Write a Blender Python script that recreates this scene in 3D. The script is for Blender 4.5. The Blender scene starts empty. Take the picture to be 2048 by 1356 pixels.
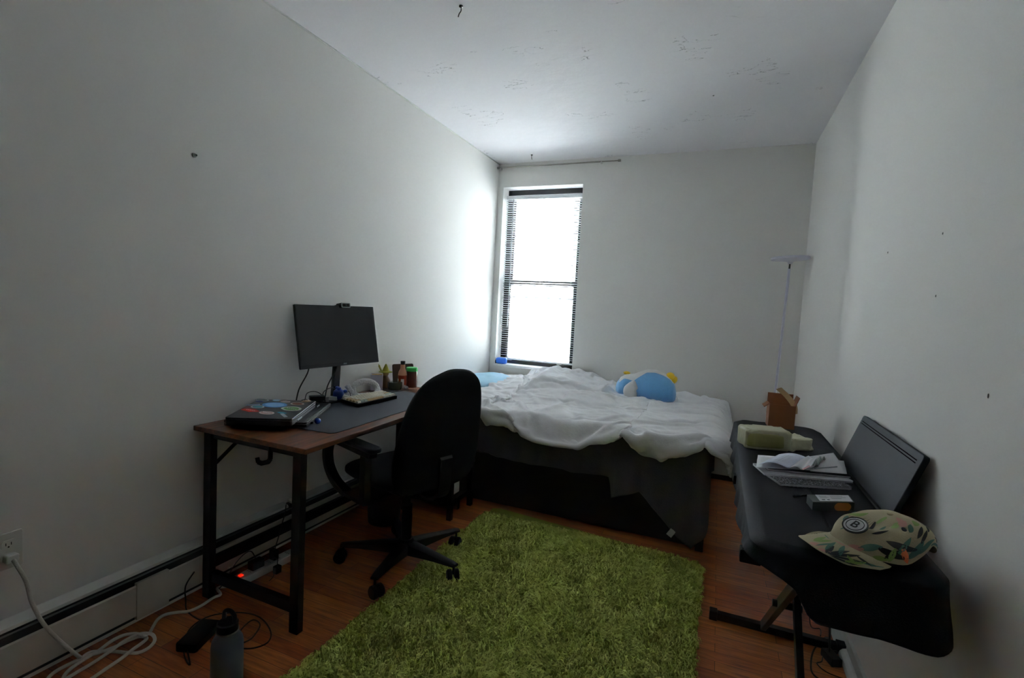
import bpy, bmesh, math, random
import numpy as np
from mathutils import Vector, Matrix, noise
random.seed(7); rng = np.random.default_rng(7)
PI = math.pi
sc = bpy.context.scene
col = sc.collection

# ------------------------------------------------------------------ camera, world, exposure
CAMP = Vector((0, 0, 1.3)); FPX = 993.6
YAW, PITCH, ROLL = -0.3919, -0.0657, 0.0529
def cam_axes():
    f = Vector((math.sin(YAW), math.cos(YAW), 0)); r = Vector((math.cos(YAW), -math.sin(YAW), 0)); u = Vector((0, 0, 1))
    f2 = f*math.cos(PITCH) + u*math.sin(PITCH); u2 = u*math.cos(PITCH) - f*math.sin(PITCH)
    return r*math.cos(ROLL) + u2*math.sin(ROLL), u2*math.cos(ROLL) - r*math.sin(ROLL), f2
RX, UY, FZ = cam_axes()
cam = bpy.data.objects.new('camera', bpy.data.cameras.new('camera')); col.objects.link(cam)
m = Matrix((RX, UY, -FZ)).transposed().to_4x4(); m.translation = CAMP
cam.matrix_world = m
cam.data.sensor_width = 36; cam.data.lens = FPX/2048*36; cam.data.clip_start = 0.02
sc.camera = cam

world = bpy.data.worlds.new('sky'); sc.world = world; world.use_nodes = True
wn = world.node_tree.nodes; bgn = wn['Background']
bgn.inputs[0].default_value = (0.88, 0.94, 1.0, 1); bgn.inputs[1].default_value = 20.0
sun = bpy.data.objects.new('sun', bpy.data.lights.new('sun', 'SUN')); col.objects.link(sun)
sun.data.energy = 60; sun.data.angle = .02; sun.data.color = (1, .97, .93)
sun.rotation_euler = (math.radians(31), 0, math.radians(8))
pl = bpy.data.objects.new('window_portal', bpy.data.lights.new('window_portal', 'AREA')); col.objects.link(pl)
pl.data.shape = 'RECTANGLE'; pl.data.size = 0.80; pl.data.size_y = 1.70; pl.data.cycles.is_portal = True
pl.location = (-1.56, 4.62, 1.575); pl.rotation_euler = (-PI/2, 0, 0)
vs = sc.view_settings
vs.view_transform = 'Standard'; vs.look = 'None'; vs.gamma = 1; vs.use_curve_mapping = False
vs.exposure = 1.65
sc.cycles.max_bounces = 14; sc.cycles.diffuse_bounces = 8; sc.cycles.transparent_max_bounces = 12
sc.cycles.use_denoising = True
try: sc.cycles.denoiser = 'OPENIMAGEDENOISE'
except Exception: pass
sc.cycles.sample_clamp_indirect = 4.0

# ------------------------------------------------------------------ helpers
def ray(px, py): return FZ + RX*((px-1024)/FPX) - UY*((py-678)/FPX)
def onz(px, py, z): d = ray(px, py); return CAMP + d*((z-CAMP.z)/d.z)
def ony(px, py, y): d = ray(px, py); return CAMP + d*(y/d.y)
def onx(px, py, x): d = ray(px, py); return CAMP + d*(x/d.x)

def srgb(h):
    if isinstance(h, str):
        h = h.lstrip('#'); h = [int(h[i:i+2], 16)/255 for i in (0, 2, 4)]
    return tuple(((c/12.92) if c <= .04045 else ((c+.055)/1.055)**2.4) for c in h) + (1,)
MATS = {}
def mat(name, color, rough=.6, metal=0, vary=0, scale=20, bump=0, bscale=60, coat=0, sheen=0, emit=None, estr=0, spec=.5, alpha=1, trans=0, detail=3):
    if name in MATS: return MATS[name]
    M = bpy.data.materials.new(name); M.use_nodes = True; nt = M.node_tree; N = nt.nodes; L = nt.links
    b = N['Principled BSDF']; c = srgb(color)
    b.inputs['Base Color'].default_value = c; b.inputs['Roughness'].default_value = rough
    b.inputs['Metallic'].default_value = metal; b.inputs['Coat Weight'].default_value = coat
    b.inputs['Sheen Weight'].default_value = sheen; b.inputs['Specular IOR Level'].default_value = spec
    b.inputs['Alpha'].default_value = alpha; b.inputs['Transmission Weight'].default_value = trans
    tc = N.new('ShaderNodeTexCoord')
    nz = N.new('ShaderNodeTexNoise'); nz.inputs['Scale'].default_value = scale; nz.inputs['Detail'].default_value = detail
    L.new(tc.outputs['Object'], nz.inputs['Vector'])
    v = vary if vary else .06
    mx = N.new('ShaderNodeMix'); mx.data_type = 'RGBA'
    mx.inputs['A'].default_value = tuple(x*(1-v) for x in c[:3]) + (1,); mx.inputs['B'].default_value = tuple(min(1, x*(1+v)) for x in c[:3]) + (1,)
    L.new(nz.outputs['Fac'], mx.inputs['Factor']); L.new(mx.outputs['Result'], b.inputs['Base Color'])
    if bump:
        n2 = N.new('ShaderNodeTexNoise'); n2.inputs['Scale'].default_value = bscale; n2.inputs['Detail'].default_value = 4
        L.new(tc.outputs['Object'], n2.inputs['Vector'])
        bp = N.new('ShaderNodeBump'); bp.inputs['Strength'].default_value = bump; bp.inputs['Distance'].default_value = .01
        L.new(n2.outputs['Fac'], bp.inputs['Height']); L.new(bp.outputs['Normal'], b.inputs['Normal'])
    if emit:
        b.inputs['Emission Color'].default_value = srgb(emit); b.inputs['Emission Strength'].default_value = estr
    MATS[name] = M
    return M

WORLD = {}   # object name -> world matrix we gave it
def link(o, parent=None, mw=None):
    col.objects.link(o)
    mw = mw or Matrix.Identity(4)
    if parent is not None:
        o.parent = parent; pm = WORLD[parent.name]
        o.matrix_local = pm.inverted() @ mw
    else: o.matrix_basis = mw
    WORLD[o.name] = mw
    return o
def tag(o, label=None, cat=None, group=None, kind=None):
    if label: o['label'] = label
    if cat: o['category'] = cat
    if group: o['group'] = group
    if kind: o['kind'] = kind
    return o
def thing(name, loc, label, cat, group=None):
    o = bpy.data.objects.new(name, None); o.empty_display_size = .05
    link(o, None, Matrix.Translation(Vector(loc)))
    return tag(o, label, cat, group)
def part(name, bm, material, parent=None, smooth=None, origin=None, bevel=0, label=None, sub=0):
    """bm holds world coordinates; the object's origin goes to the parent's (or the given) place"""
    org = Vector(origin) if origin is not None else (WORLD[parent.name].translation.copy() if parent is not None else None)
    if org is None:
        lo = Vector((min(v.co.x for v in bm.verts), min(v.co.y for v in bm.verts), min(v.co.z for v in bm.verts)))
        hi = Vector((max(v.co.x for v in bm.verts), max(v.co.y for v in bm.verts), max(v.co.z for v in bm.verts)))
        org = Vector(((lo.x+hi.x)/2, (lo.y+hi.y)/2, lo.z))
    bmesh.ops.translate(bm, verts=bm.verts, vec=-org)
    bmesh.ops.recalc_face_normals(bm, faces=bm.faces)
    me = bpy.data.meshes.new(name); bm.to_mesh(me); bm.free()
    for mm in (material if isinstance(material, (list, tuple)) else [material]): me.materials.append(mm)
    o = bpy.data.objects.new(name, me)
    if smooth:
        me.polygons.foreach_set('use_smooth', [True]*len(me.polygons))
        if smooth != 'all':
            me.set_sharp_from_angle(angle=math.radians(40))
    if bevel:
        b = o.modifiers.new('bevel', 'BEVEL'); b.width = bevel; b.segments = 2; b.limit_method = 'ANGLE'
    if sub:
        s = o.modifiers.new('sub', 'SUBSURF'); s.levels = sub; s.render_levels = sub
    link(o, parent, Matrix.Translation(org))
    if label: o['label'] = label
    return o
def B(): return bmesh.new()
def box(bm, lo, hi, M=None):
    x0, y0, z0 = lo; x1, y1, z1 = hi
    P = [(x0,y0,z0),(x1,y0,z0),(x1,y1,z0),(x0,y1,z0),(x0,y0,z1),(x1,y0,z1),(x1,y1,z1),(x0,y1,z1)]
    vs_ = [bm.verts.new(M @ Vector(p) if M else p) for p in P]
    for f in ((3,2,1,0),(4,5,6,7),(0,1,5,4),(1,2,6,5),(2,3,7,6),(3,0,4,7)): bm.faces.new([vs_[i] for i in f])
    return bm
def frame_at(loc, rz=0, tilt=0, axis='X'):
    return Matrix.Translation(Vector(loc)) @ Matrix.Rotation(rz, 4, 'Z') @ Matrix.Rotation(tilt, 4, axis)
def catmull(pts, n=8, closed=False):
    P = [Vector(p) for p in pts]; out = []
    if len(P) < 3: return P
    N = len(P); rngI = range(N) if closed else range(N-1)
    for i in rngI:
        p0 = P[(i-1) % N] if closed or i > 0 else P[0]; p1 = P[i]; p2 = P[(i+1) % N]
        p3 = P[(i+2) % N] if closed or i+2 < N else P[-1]
        for k in range(n):
            t = k/n; out.append(.5*((2*p1) + (p2-p0)*t + (2*p0-5*p1+4*p2-p3)*t*t + (3*p1-p0-3*p2+p3)*t**3))
    if not closed: out.append(P[-1])
    return out
def tube(bm, pts, r, seg=8, closed=False, cap=True, smoothn=0):
    P = catmull(pts, smoothn, closed) if smoothn else [Vector(p) for p in pts]
    n = len(P); R = r if isinstance(r, (list, tuple)) else None
    if R and len(R) != n: R = [R[min(len(R)-1, int(i/(n-1)*(len(R)-1)+.5))] for i in range(n)]
    up = Vector((0, 0, 1)); rings = []; prev = None
    for i, p in enumerate(P):
        d = ((P[(i+1) % n] if (closed or i < n-1) else P[i]) - (P[i-1] if (closed or i > 0) else P[i])).normalized()
        a = (prev - d*prev.dot(d)) if prev is not None else (up.cross(d) if abs(d.z) < .95 else Vector((1,0,0)).cross(d))
        if a.length < 1e-6: a = Vector((1,0,0)).cross(d)
        a.normalize(); prev = a; b = d.cross(a); rr = R[i] if R else r
        rings.append([bm.verts.new(p + (a*math.cos(t)+b*math.sin(t))*rr) for t in [2*PI*k/seg for k in range(seg)]])
    m_ = n if closed else n-1
    for i in range(m_):
        A, C = rings[i], rings[(i+1) % n]
        for k in range(seg): bm.faces.new((A[k], A[(k+1) % seg], C[(k+1) % seg], C[k]))
    if cap and not closed: bm.faces.new(rings[0][::-1]); bm.faces.new(rings[-1])
    return bm
def lathe(bm, prof, seg=32, M=None, closed=False):
    rings = []
    for (r, z) in prof:
        if r < 1e-5: rings.append([bm.verts.new((M @ Vector((0,0,z))) if M else (0,0,z))])
        else: rings.append([bm.verts.new((M @ Vector((r*math.cos(a), r*math.sin(a), z))) if M else (r*math.cos(a), r*math.sin(a), z)) for a in [2*PI*k/seg for k in range(seg)]])
    for A, C in zip(rings[:-1], rings[1:]):
        for k in range(seg):
            k2 = (k+1) % seg
            if len(A) == 1 and len(C) == 1: continue
            if len(A) == 1: bm.faces.new((A[0], C[k], C[k2]))
            elif len(C) == 1: bm.faces.new((A[k], A[k2], C[0]))
            else: bm.faces.new((A[k], A[k2], C[k2], C[k]))
    return bm
def prism(bm, pts2, z0, z1, M=None):
    A = [bm.verts.new((M @ Vector((x, y, z0))) if M else (x, y, z0)) for x, y in pts2]
    C = [bm.verts.new((M @ Vector((x, y, z1))) if M else (x, y, z1)) for x, y in pts2]
    n = len(A); bm.faces.new(A[::-1]); bm.faces.new(C)
    for k in range(n): bm.faces.new((A[k], A[(k+1) % n], C[(k+1) % n], C[k]))
    return bm
def rrect(x0, y0, x1, y1, r, n=5):
    out = []
    for cx, cy, a0 in ((x1-r, y1-r, 0), (x0+r, y1-r, PI/2), (x0+r, y0+r, PI), (x1-r, y0+r, 1.5*PI)):
        for k in range(n+1):
            a = a0 + PI/2*k/n; out.append((cx+r*math.cos(a), cy+r*math.sin(a)))
    return out
def ellipse(w, h, n=28): return [(w/2*math.cos(2*PI*k/n), h/2*math.sin(2*PI*k/n)) for k in range(n)]
def grid(bm, fn, nu, nv, closeu=False):
    V = [[bm.verts.new(fn(i/(nu if closeu else nu-1), j/(nv-1))) for j in range(nv)] for i in range(nu)]
    for i in range(nu if closeu else nu-1):
        for j in range(nv-1):
            i2 = (i+1) % nu; bm.faces.new((V[i][j], V[i2][j], V[i2][j+1], V[i][j+1]))
    return V
def solidify(o, t, off=-1):
    s = o.modifiers.new('thickness', 'SOLIDIFY'); s.thickness = t; s.offset = off; return o
def interp(x, pts):
    if x <= pts[0][0]: return pts[0][1]
    for (a, b), (c, d) in zip(pts[:-1], pts[1:]):
        if x <= c: return b + (d-b)*(x-a)/(c-a)
    return pts[-1][1]
def sm(x, a, b):
    t = max(0, min(1, (x-a)/(b-a))); return t*t*(3-2*t)
def nz3(x, y, z=0): return noise.noise(Vector((x, y, z)))
def ridged(x, y, z=0, oct=3):
    s = 0; a = 1; t = 0
    for _ in range(oct):
        s += a*(1-abs(nz3(x, y, z))*2); t += a; a *= .5; x *= 2.1; y *= 2.1; z += 7.3
    return s/t
def text_mesh(body, size, M, depth=.0006):
    cu = bpy.data.curves.new('txt', 'FONT'); cu.body = body; cu.size = size; cu.extrude = depth; cu.align_x = 'CENTER'; cu.align_y = 'CENTER'
    ob = bpy.data.objects.new('txt', cu); col.objects.link(ob)
    dg = bpy.context.evaluated_depsgraph_get(); me = bpy.data.meshes.new_from_object(ob.evaluated_get(dg))
    bm = B(); bm.from_mesh(me); bmesh.ops.transform(bm, matrix=M, verts=bm.verts)
    bpy.data.objects.remove(ob); bpy.data.curves.remove(cu); bpy.data.meshes.remove(me)
    return bm

# ------------------------------------------------------------------ materials
def wall_mat(name, color, bstr=.25, bsc=14, specks=False):
    M = mat(name, color, .75, vary=.025, scale=1.3, spec=.3)
    nt = M.node_tree; N = nt.nodes; L = nt.links; b = N['Principled BSDF']
    tc = N.new('ShaderNodeTexCoord'); n1 = N.new('ShaderNodeTexNoise'); n1.inputs['Scale'].default_value = bsc; n1.inputs['Detail'].default_value = 6
    n1.inputs['Roughness'].default_value = .45
    L.new(tc.outputs['Object'], n1.inputs['Vector'])
    bp = N.new('ShaderNodeBump'); bp.inputs['Strength'].default_value = bstr; bp.inputs['Distance'].default_value = .02
    L.new(n1.outputs['Fac'], bp.inputs['Height']); L.new(bp.outputs['Normal'], b.inputs['Normal'])
    return M
WALL = wall_mat('wall_paint', '#ebeae6', .10, 5)
CEIL = wall_mat('ceiling_paint', '#ecebee', .18, 9)
# short hair cracks in the ceiling paint
def ceiling_cracks():
    nt = CEIL.node_tree; N = nt.nodes; L = nt.links; b = N['Principled BSDF']
    tc = N.new('ShaderNodeTexCoord'); mp = N.new('ShaderNodeMapping'); mp.inputs['Scale'].default_value = (2.0, 5.5, 1)
    L.new(tc.outputs['Object'], mp.inputs['Vector'])
    n1 = N.new('ShaderNodeTexNoise'); n1.inputs['Scale'].default_value = 3.2; n1.inputs['Detail'].default_value = 5; n1.inputs['Distortion'].default_value = .5
    n2 = N.new('ShaderNodeTexNoise'); n2.inputs['Scale'].default_value = 2.6; n2.inputs['Detail'].default_value = 2
    L.new(mp.outputs[0], n1.inputs['Vector']); L.new(tc.outputs['Object'], n2.inputs['Vector'])
    a = N.new('ShaderNodeMath'); a.operation = 'SUBTRACT'; a.inputs[1].default_value = .5; L.new(n1.outputs['Fac'], a.inputs[0])
    ab = N.new('ShaderNodeMath'); ab.operation = 'ABSOLUTE'; L.new(a.outputs[0], ab.inputs[0])
    lt = N.new('ShaderNodeMath'); lt.operation = 'LESS_THAN'; lt.inputs[1].default_value = .0035; L.new(ab.outputs[0], lt.inputs[0])
    gt = N.new('ShaderNodeMath'); gt.operation = 'GREATER_THAN'; gt.inputs[1].default_value = .60; L.new(n2.outputs['Fac'], gt.inputs[0])
    mu = N.new('ShaderNodeMath'); mu.operation = 'MULTIPLY'; L.new(lt.outputs[0], mu.inputs[0]); L.new(gt.outputs[0], mu.inputs[1])
    src = b.inputs['Base Color'].links[0].from_socket
    mx = N.new('ShaderNodeMix'); mx.data_type = 'RGBA'; mx.inputs['B'].default_value = srgb('#8f8f92')
    L.new(mu.outputs[0], mx.inputs['Factor']); L.new(src, mx.inputs['A']); L.new(mx.outputs['Result'], b.inputs['Base Color'])
ceiling_cracks()
def floor_mat():
    M = bpy.data.materials.new('oak_strip_floor'); M.use_nodes = True; nt = M.node_tree; N = nt.nodes; L = nt.links; b = N['Principled BSDF']
    tc = N.new('ShaderNodeTexCoord')
    mp = N.new('ShaderNodeMapping'); L.new(tc.outputs['Object'], mp.inputs['Vector'])
    mp.inputs['Location'].default_value = (.31, .013, 0)
    br = N.new('ShaderNodeTexBrick'); L.new(mp.outputs[0], br.inputs['Vector'])
    br.inputs['Scale'].default_value = 1; br.inputs['Brick Width'].default_value = .62; br.inputs['Row Height'].default_value = .057
    br.inputs['Mortar Size'].default_value = .0009; br.inputs['Mortar Smooth'].default_value = 0; br.offset = .37; br.offset_frequency = 2
    br.inputs['Color1'].default_value = srgb('#dd9553'); br.inputs['Color2'].default_value = srgb('#b3643a'); br.inputs['Mortar'].default_value = srgb('#40200f')
    mp2 = N.new('ShaderNodeMapping'); mp2.inputs['Scale'].default_value = (3.5, 42, 1); L.new(tc.outputs['Object'], mp2.inputs['Vector'])
    gr = N.new('ShaderNodeTexNoise'); gr.inputs['Scale'].default_value = 2.2; gr.inputs['Detail'].default_value = 7; gr.inputs['Distortion'].default_value = .6; L.new(mp2.outputs[0], gr.inputs['Vector'])
    rp = N.new('ShaderNodeValToRGB'); rp.color_ramp.elements[0].position = .28; rp.color_ramp.elements[1].position = .72
    rp.color_ramp.elements[0].color = srgb('#8f8078'); rp.color_ramp.elements[1].color = (1, 1, 1, 1); L.new(gr.outputs['Fac'], rp.inputs[0])
    mx = N.new('ShaderNodeMix'); mx.data_type = 'RGBA'; mx.blend_type = 'MULTIPLY'; mx.inputs['Factor'].default_value = .8
    L.new(br.outputs['Color'], mx.inputs['A']); L.new(rp.outputs[0], mx.inputs['B'])
    # worn patches, darker red stain in places
    ns = N.new('ShaderNodeTexNoise'); ns.inputs['Scale'].default_value = 1.1; ns.inputs['Detail'].default_value = 3; L.new(tc.outputs['Object'], ns.inputs['Vector'])
    m2 = N.new('ShaderNodeMix'); m2.data_type = 'RGBA'; m2.blend_type = 'MULTIPLY'; m2.inputs['B'].default_value = srgb('#d9a890')
    L.new(ns.outputs['Fac'], m2.inputs['Factor']); L.new(mx.outputs['Result'], m2.inputs['A']); L.new(m2.outputs['Result'], b.inputs['Base Color'])
    rr = N.new('ShaderNodeMapRange'); rr.inputs['To Min'].default_value = .26; rr.inputs['To Max'].default_value = .42
    L.new(gr.outputs['Fac'], rr.inputs['Value']); L.new(rr.outputs[0], b.inputs['Roughness'])
    bp = N.new('ShaderNodeBump'); bp.inputs['Strength'].default_value = .25; bp.inputs['Distance'].default_value = .002
    iv = N.new('ShaderNodeMath'); iv.operation = 'SUBTRACT'; iv.inputs[0].default_value = 1; L.new(br.outputs['Fac'], iv.inputs[1])
    L.new(iv.outputs[0], bp.inputs['Height']); L.new(bp.outputs['Normal'], b.inputs['Normal'])
    return M
FLOOR = floor_mat()
def rustic_mat():
    M = bpy.data.materials.new('rustic_brown_board'); M.use_nodes = True; nt = M.node_tree; N = nt.nodes; L = nt.links; b = N['Principled BSDF']
    tc = N.new('ShaderNodeTexCoord'); mp = N.new('ShaderNodeMapping'); mp.inputs['Scale'].default_value = (14, 1.6, 14); L.new(tc.outputs['Object'], mp.inputs['Vector'])
    n = N.new('ShaderNodeTexNoise'); n.inputs['Scale'].default_value = 2.5; n.inputs['Detail'].default_value = 8; n.inputs['Distortion'].default_value = 1.2; L.new(mp.outputs[0], n.inputs['Vector'])
    rp = N.new('ShaderNodeValToRGB'); e = rp.color_ramp.elements
    e[0].position = .3; e[0].color = srgb('#2c150b'); e[1].position = .7; e[1].color = srgb('#7a4420'); L.new(n.outputs['Fac'], rp.inputs[0])
    L.new(rp.outputs[0], b.inputs['Base Color']); b.inputs['Roughness'].default_value = .42
    return M
RUSTIC = rustic_mat()
BLKMETAL = mat('black_powder_coat', '#0f0f11', .5, vary=.1, spec=.3)
BLKPLAS = mat('black_plastic', '#0e0e11', .45, spec=.35)
BLKGLOSS = mat('black_gloss_plastic', '#141417', .22)
BLKFAB = mat('black_chair_fabric', '#0d0d10', .85, vary=.2, scale=300, bump=.3, bscale=500, spec=.2)
WHTPLAS = mat('white_plastic', '#dcdcd6', .4)
WHTPAINT = mat('white_gloss_paint', '#d9dbd6', .4, vary=.05, scale=6)
CREAM = mat('cream_enamel', '#c9c5b8', .45, vary=.06, scale=5)
DARKGAP = mat('heater_fins_gap_shade', '#1c1d22', .5, vary=.3, scale=90)
NICKEL = mat('brushed_nickel', '#a7a49b', .3, 1)
CABLE = mat('black_rubber_cable', '#131316', .5)
WCABLE = mat('white_braided_cable', '#d6d3c9', .7, bump=.4, bscale=300)
PAPER = mat('white_paper', '#dcdce0', .8, vary=.05, scale=12)
INK = mat('printed_ink', '#43506e', .8)

# ------------------------------------------------------------------ the room
LX, RXW, BY, FY, H = -2.0, 0.567, 4.304, -0.45, 2.617
WX0, WX1, WZ0, WZ1 = -1.945, -1.180, 0.745, 2.402
def struct(name, bm, m_, parent=None, **k):
    o = part(name, bm, m_, parent, **k)
    if parent is None: o['kind'] = 'structure'
    return o
struct('floor', box(B(), (LX-.2, FY-.2, -.1), (RXW+.2, BY+.35, 0)), FLOOR, origin=(0, 0, 0))
struct('ceiling', box(B(), (LX-.2, FY-.2, H), (RXW+.2, BY+.35, H+.15)), CEIL, origin=(0, 0, H))
struct('wall_left', box(B(), (LX-.2, FY, 0), (LX, BY, H)), WALL, origin=(LX, 0, 0))
struct('wall_right', box(B(), (RXW, FY, 0), (RXW+.2, BY, H)), WALL, origin=(RXW, 0, 0))
struct('wall_front', box(B(), (LX, FY-.2, 0), (RXW, FY, H)), mat('dark_unseen_wall', '#2b2724', .6), origin=(0, FY, 0))  # unseen wall behind the camera, coloured dark to cut bounce light
bm = B()
box(bm, (LX-.2, BY, 0), (WX0, BY+.35, H)); box(bm, (WX1, BY, 0), (RXW+.2, BY+.35, H))
box(bm, (WX0, BY, 0), (WX1, BY+.35, WZ0)); box(bm, (WX0, BY, WZ1), (WX1, BY+.35, H))
struct('wall_back', bm, WALL, origin=(0, BY, 0))
# lumpy plaster bead along the left wall's top
bm = B(); pts = [(LX+.002, y, H-.002) for y in np.linspace(FY, BY, 90)]
tube(bm, pts, [.004+.0035*abs(nz3(i*.7, 1, 2)) for i in range(90)], 6)
struct('trim_1', bm, WHTPAINT, smooth='all')
# right baseboard with quarter round
bm = B(); box(bm, (RXW-.012, FY, 0), (RXW, BY, .075))
prof = [(0, 0), (-.024, 0), (-.024, .008), (-.021, .018), (-.012, .028), (0, .032)]
A = [bm.verts.new((RXW-.012+x, FY, z)) for x, z in prof]; C = [bm.verts.new((RXW-.012+x, BY, z)) for x, z in prof]
for k in range(len(prof)): bm.faces.new((A[k], A[(k+1) % 6], C[(k+1) % 6], C[k]))
bm.faces.new(A); bm.faces.new(C[::-1])
struct('baseboard_right', bm, WHTPAINT)
bm = B(); box(bm, (-.05, BY-.045, .045), (RXW-.04, BY, .17)); box(bm, (-.05, BY-.05, .165), (RXW-.04, BY, .175))
bh = struct('baseboard_back', bm, CREAM, bevel=.003)
bm = B(); box(bm, (-.05, BY-.03, 0), (RXW-.04, BY, .045)); struct('baseboard_gap_shade', bm, DARKGAP, bh)  # dark strip standing in for the shade below the baseboard

# window: dark double hung frame, glass, white sill
w = bpy.data.objects.new('window_1', None); link(w, None, Matrix.Translation(Vector(((WX0+WX1)/2, BY+.14, WZ0)))); w['kind'] = 'structure'
BRONZE = mat('dark_bronze_aluminium', '#17171a', .4, .3, vary=.15)
FY0, FY1 = BY+.125, BY+.20
bm = B(); t = .042
box(bm, (WX0, FY0, WZ0), (WX0+t, FY1, WZ1)); box(bm, (WX1-t, FY0, WZ0), (WX1, FY1, WZ1))
box(bm, (WX0+t, FY0, WZ0), (WX1-t, FY1, WZ0+.03)); box(bm, (WX0+t, FY0, WZ1-.05), (WX1-t, FY1, WZ1))
struct('window_frame', bm, BRONZE, w, bevel=.002)
def sash(y0, y1, z0, z1, s=.03):
    bm = B(); x0, x1 = WX0+t, WX1-t
    box(bm, (x0, y0, z0), (x0+s, y1, z1)); box(bm, (x1-s, y0, z0), (x1, y1, z1))
    box(bm, (x0+s, y0, z0), (x1-s, y1, z0+s)); box(bm, (x0+s, y0, z1-s), (x1-s, y1, z1))
    o = struct('sash', bm, BRONZE, w, bevel=.002)
    g = B(); box(g, (x0+s, (y0+y1)/2-.002, z0+s), (x1-s, (y0+y1)/2+.002, z1-s))
    return o, g
GLASS = bpy.data.materials.new('window_glass'); GLASS.use_nodes = True
nt = GLASS.node_tree; nt.nodes.clear()
oN = nt.nodes.new('ShaderNodeOutputMaterial'); tN = nt.nodes.new('ShaderNodeBsdfTransparent'); gN = nt.nodes.new('ShaderNodeBsdfGlossy')
gN.inputs['Roughness'].default_value = .02; fN = nt.nodes.new('ShaderNodeFresnel'); fN.inputs[0].default_value = 1.25; mN = nt.nodes.new('ShaderNodeMixShader')
tN.inputs[0].default_value = (.96, .98, .98, 1)
nt.links.new(fN.outputs[0], mN.inputs[0]); nt.links.new(tN.outputs[0], mN.inputs[1]); nt.links.new(gN.outputs[0], mN.inputs[2]); nt.links.new(mN.outputs[0], oN.inputs[0])
s1, g1 = sash(FY0+.005, FY0+.035, WZ0+.03, 1.552); part('pane', g1, GLASS, s1)
s2, g2 = sash(FY0+.038, FY0+.068, 1.502, WZ1-.05); part('pane', g2, GLASS, s2)
bm = B(); box(bm, (-1.59, FY0-.012, 1.535), (-1.54, FY0+.01, 1.556)); part('sash_lock', bm, BRONZE, w, bevel=.003)
bm = B(); box(bm, (WX0-.005, BY-.018, WZ0-.02), (WX1+.004, FY0, WZ0+.004))
part('window_sill', bm, mat('bright_white_paint', '#f0f0ee', .45), w, bevel=.004)
bm = B(); box(bm, (WX0, BY-.001, WZ0), (WX0+.003, FY0, WZ1)); box(bm, (WX1-.003, BY-.001, WZ0), (WX1, FY0, WZ1)); box(bm, (WX0+.003, BY-.001, WZ1-.003), (WX1-.003, FY0, WZ1))
part('reveal_lining', bm, mat('bright_white_paint', '#f0f0ee', .45), w)
part('storm_rail', box(B(), (WX0+.05, FY1+.03, 1.385), (WX1-.05, FY1+.045, 1.40)), mat('grey_storm_frame', '#7d8287', .5), w)

# what stands outside: pale building across the court
fb = thing('apartment_building', (-1, 10.5, -9), 'pale rendered building seen washed out through the window blind', 'building')
# unseen pale roof added to bounce light; unseen dim wall added to block sky
slab = part('bounce_slab', box(B(), (-9, 4.9, -1.9), (9, 10.5, -1.7)), mat('pale_bounce_surface', '#f2f2f0', .9), None); slab['kind'] = 'structure'
blocker = part('wall_sky_blocker', box(B(), (6, 4.9, -1.7), (6.3, 10.5, 8)), mat('dim_blocker', '#6d5a50', .9, vary=.15, scale=9), None); blocker['kind'] = 'structure'
FAC = mat('pale_render', '#b9bcbe', .9, vary=.04, scale=3); FWIN = mat('facade_window_glass', '#8f9aa3', .3)
part('facade', box(B(), (-9, 10.5, -9), (6, 11.1, 8)), FAC, fb)
for ix in range(-4, 5):
    for iz in range(-2, 3):
        x = -4.2+ix*1.9; z = .9+iz*3.0
        if x > 5: continue
        part('facade_window', box(B(), (x, 10.46, z), (x+.75, 10.52, z+1.4)), FWIN, fb)

# ------------------------------------------------------------------ venetian blind, rod, hooks, outlets
SLAT = mat('pale_aluminium_slats', '#e4e7ea', .4)
vb = thing('venetian_blind', (-1.565, BY+.07, .79), 'pale aluminium venetian blind lowered inside the dark framed window', 'blind')
bx0, bx1, by = WX0+.012, WX1-.008, BY+.075
part('headrail', box(B(), (bx0, by-.014, 2.30), (bx1, by+.014, 2.335)), SLAT, vb, bevel=.002)
bm = B()
z = 2.288; nslat = 0
while z > .815:
    th = math.radians(-16)
    P = []
    for k in range(4):
        u = (k/3-.5)*.025; P.append((u*math.cos(th), u*math.sin(th)+.0018*(1-(2*k/3-1)**2)))
    A = [bm.verts.new((bx0, by+a, z+b)) for a, b in P]; C = [bm.verts.new((bx1, by+a, z+b+.0006*math.sin(nslat))) for a, b in P]
    for k in range(3): bm.faces.new((A[k], A[k+1], C[k+1], C[k]))
    z -= .0205; nslat += 1
solidify(part('slats', bm, SLAT, vb, smooth='all'), .0004)
part('bottom_rail', box(B(), (bx0, by-.012, .792), (bx1, by+.012, .806)), SLAT, vb, bevel=.002)
for x in (bx0+.075, (bx0+bx1)/2, bx1-.075):
    bm = B()
    for dy in (-.013, .013): tube(bm, [(x, by+dy, 2.31), (x, by+dy, .80)], .0009, 5)
    part('ladder_cord', bm, WHTPLAS, vb)
for x in (bx0+.11, bx1-.14): part('hold_down_clip', box(B(), (x-.02, by-.015, .786), (x+.02, by+.013, .80)), WHTPLAS, vb)
bm = B(); tube(bm, [(bx0+.075, by-.018, 2.30), (bx0+.077, by-.02, 1.5), (bx0+.074, by-.018, 1.1)], .0035, 6); part('tilt_wand', bm, mat('clear_grey_plastic', '#b9bec6', .2), vb)

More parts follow.
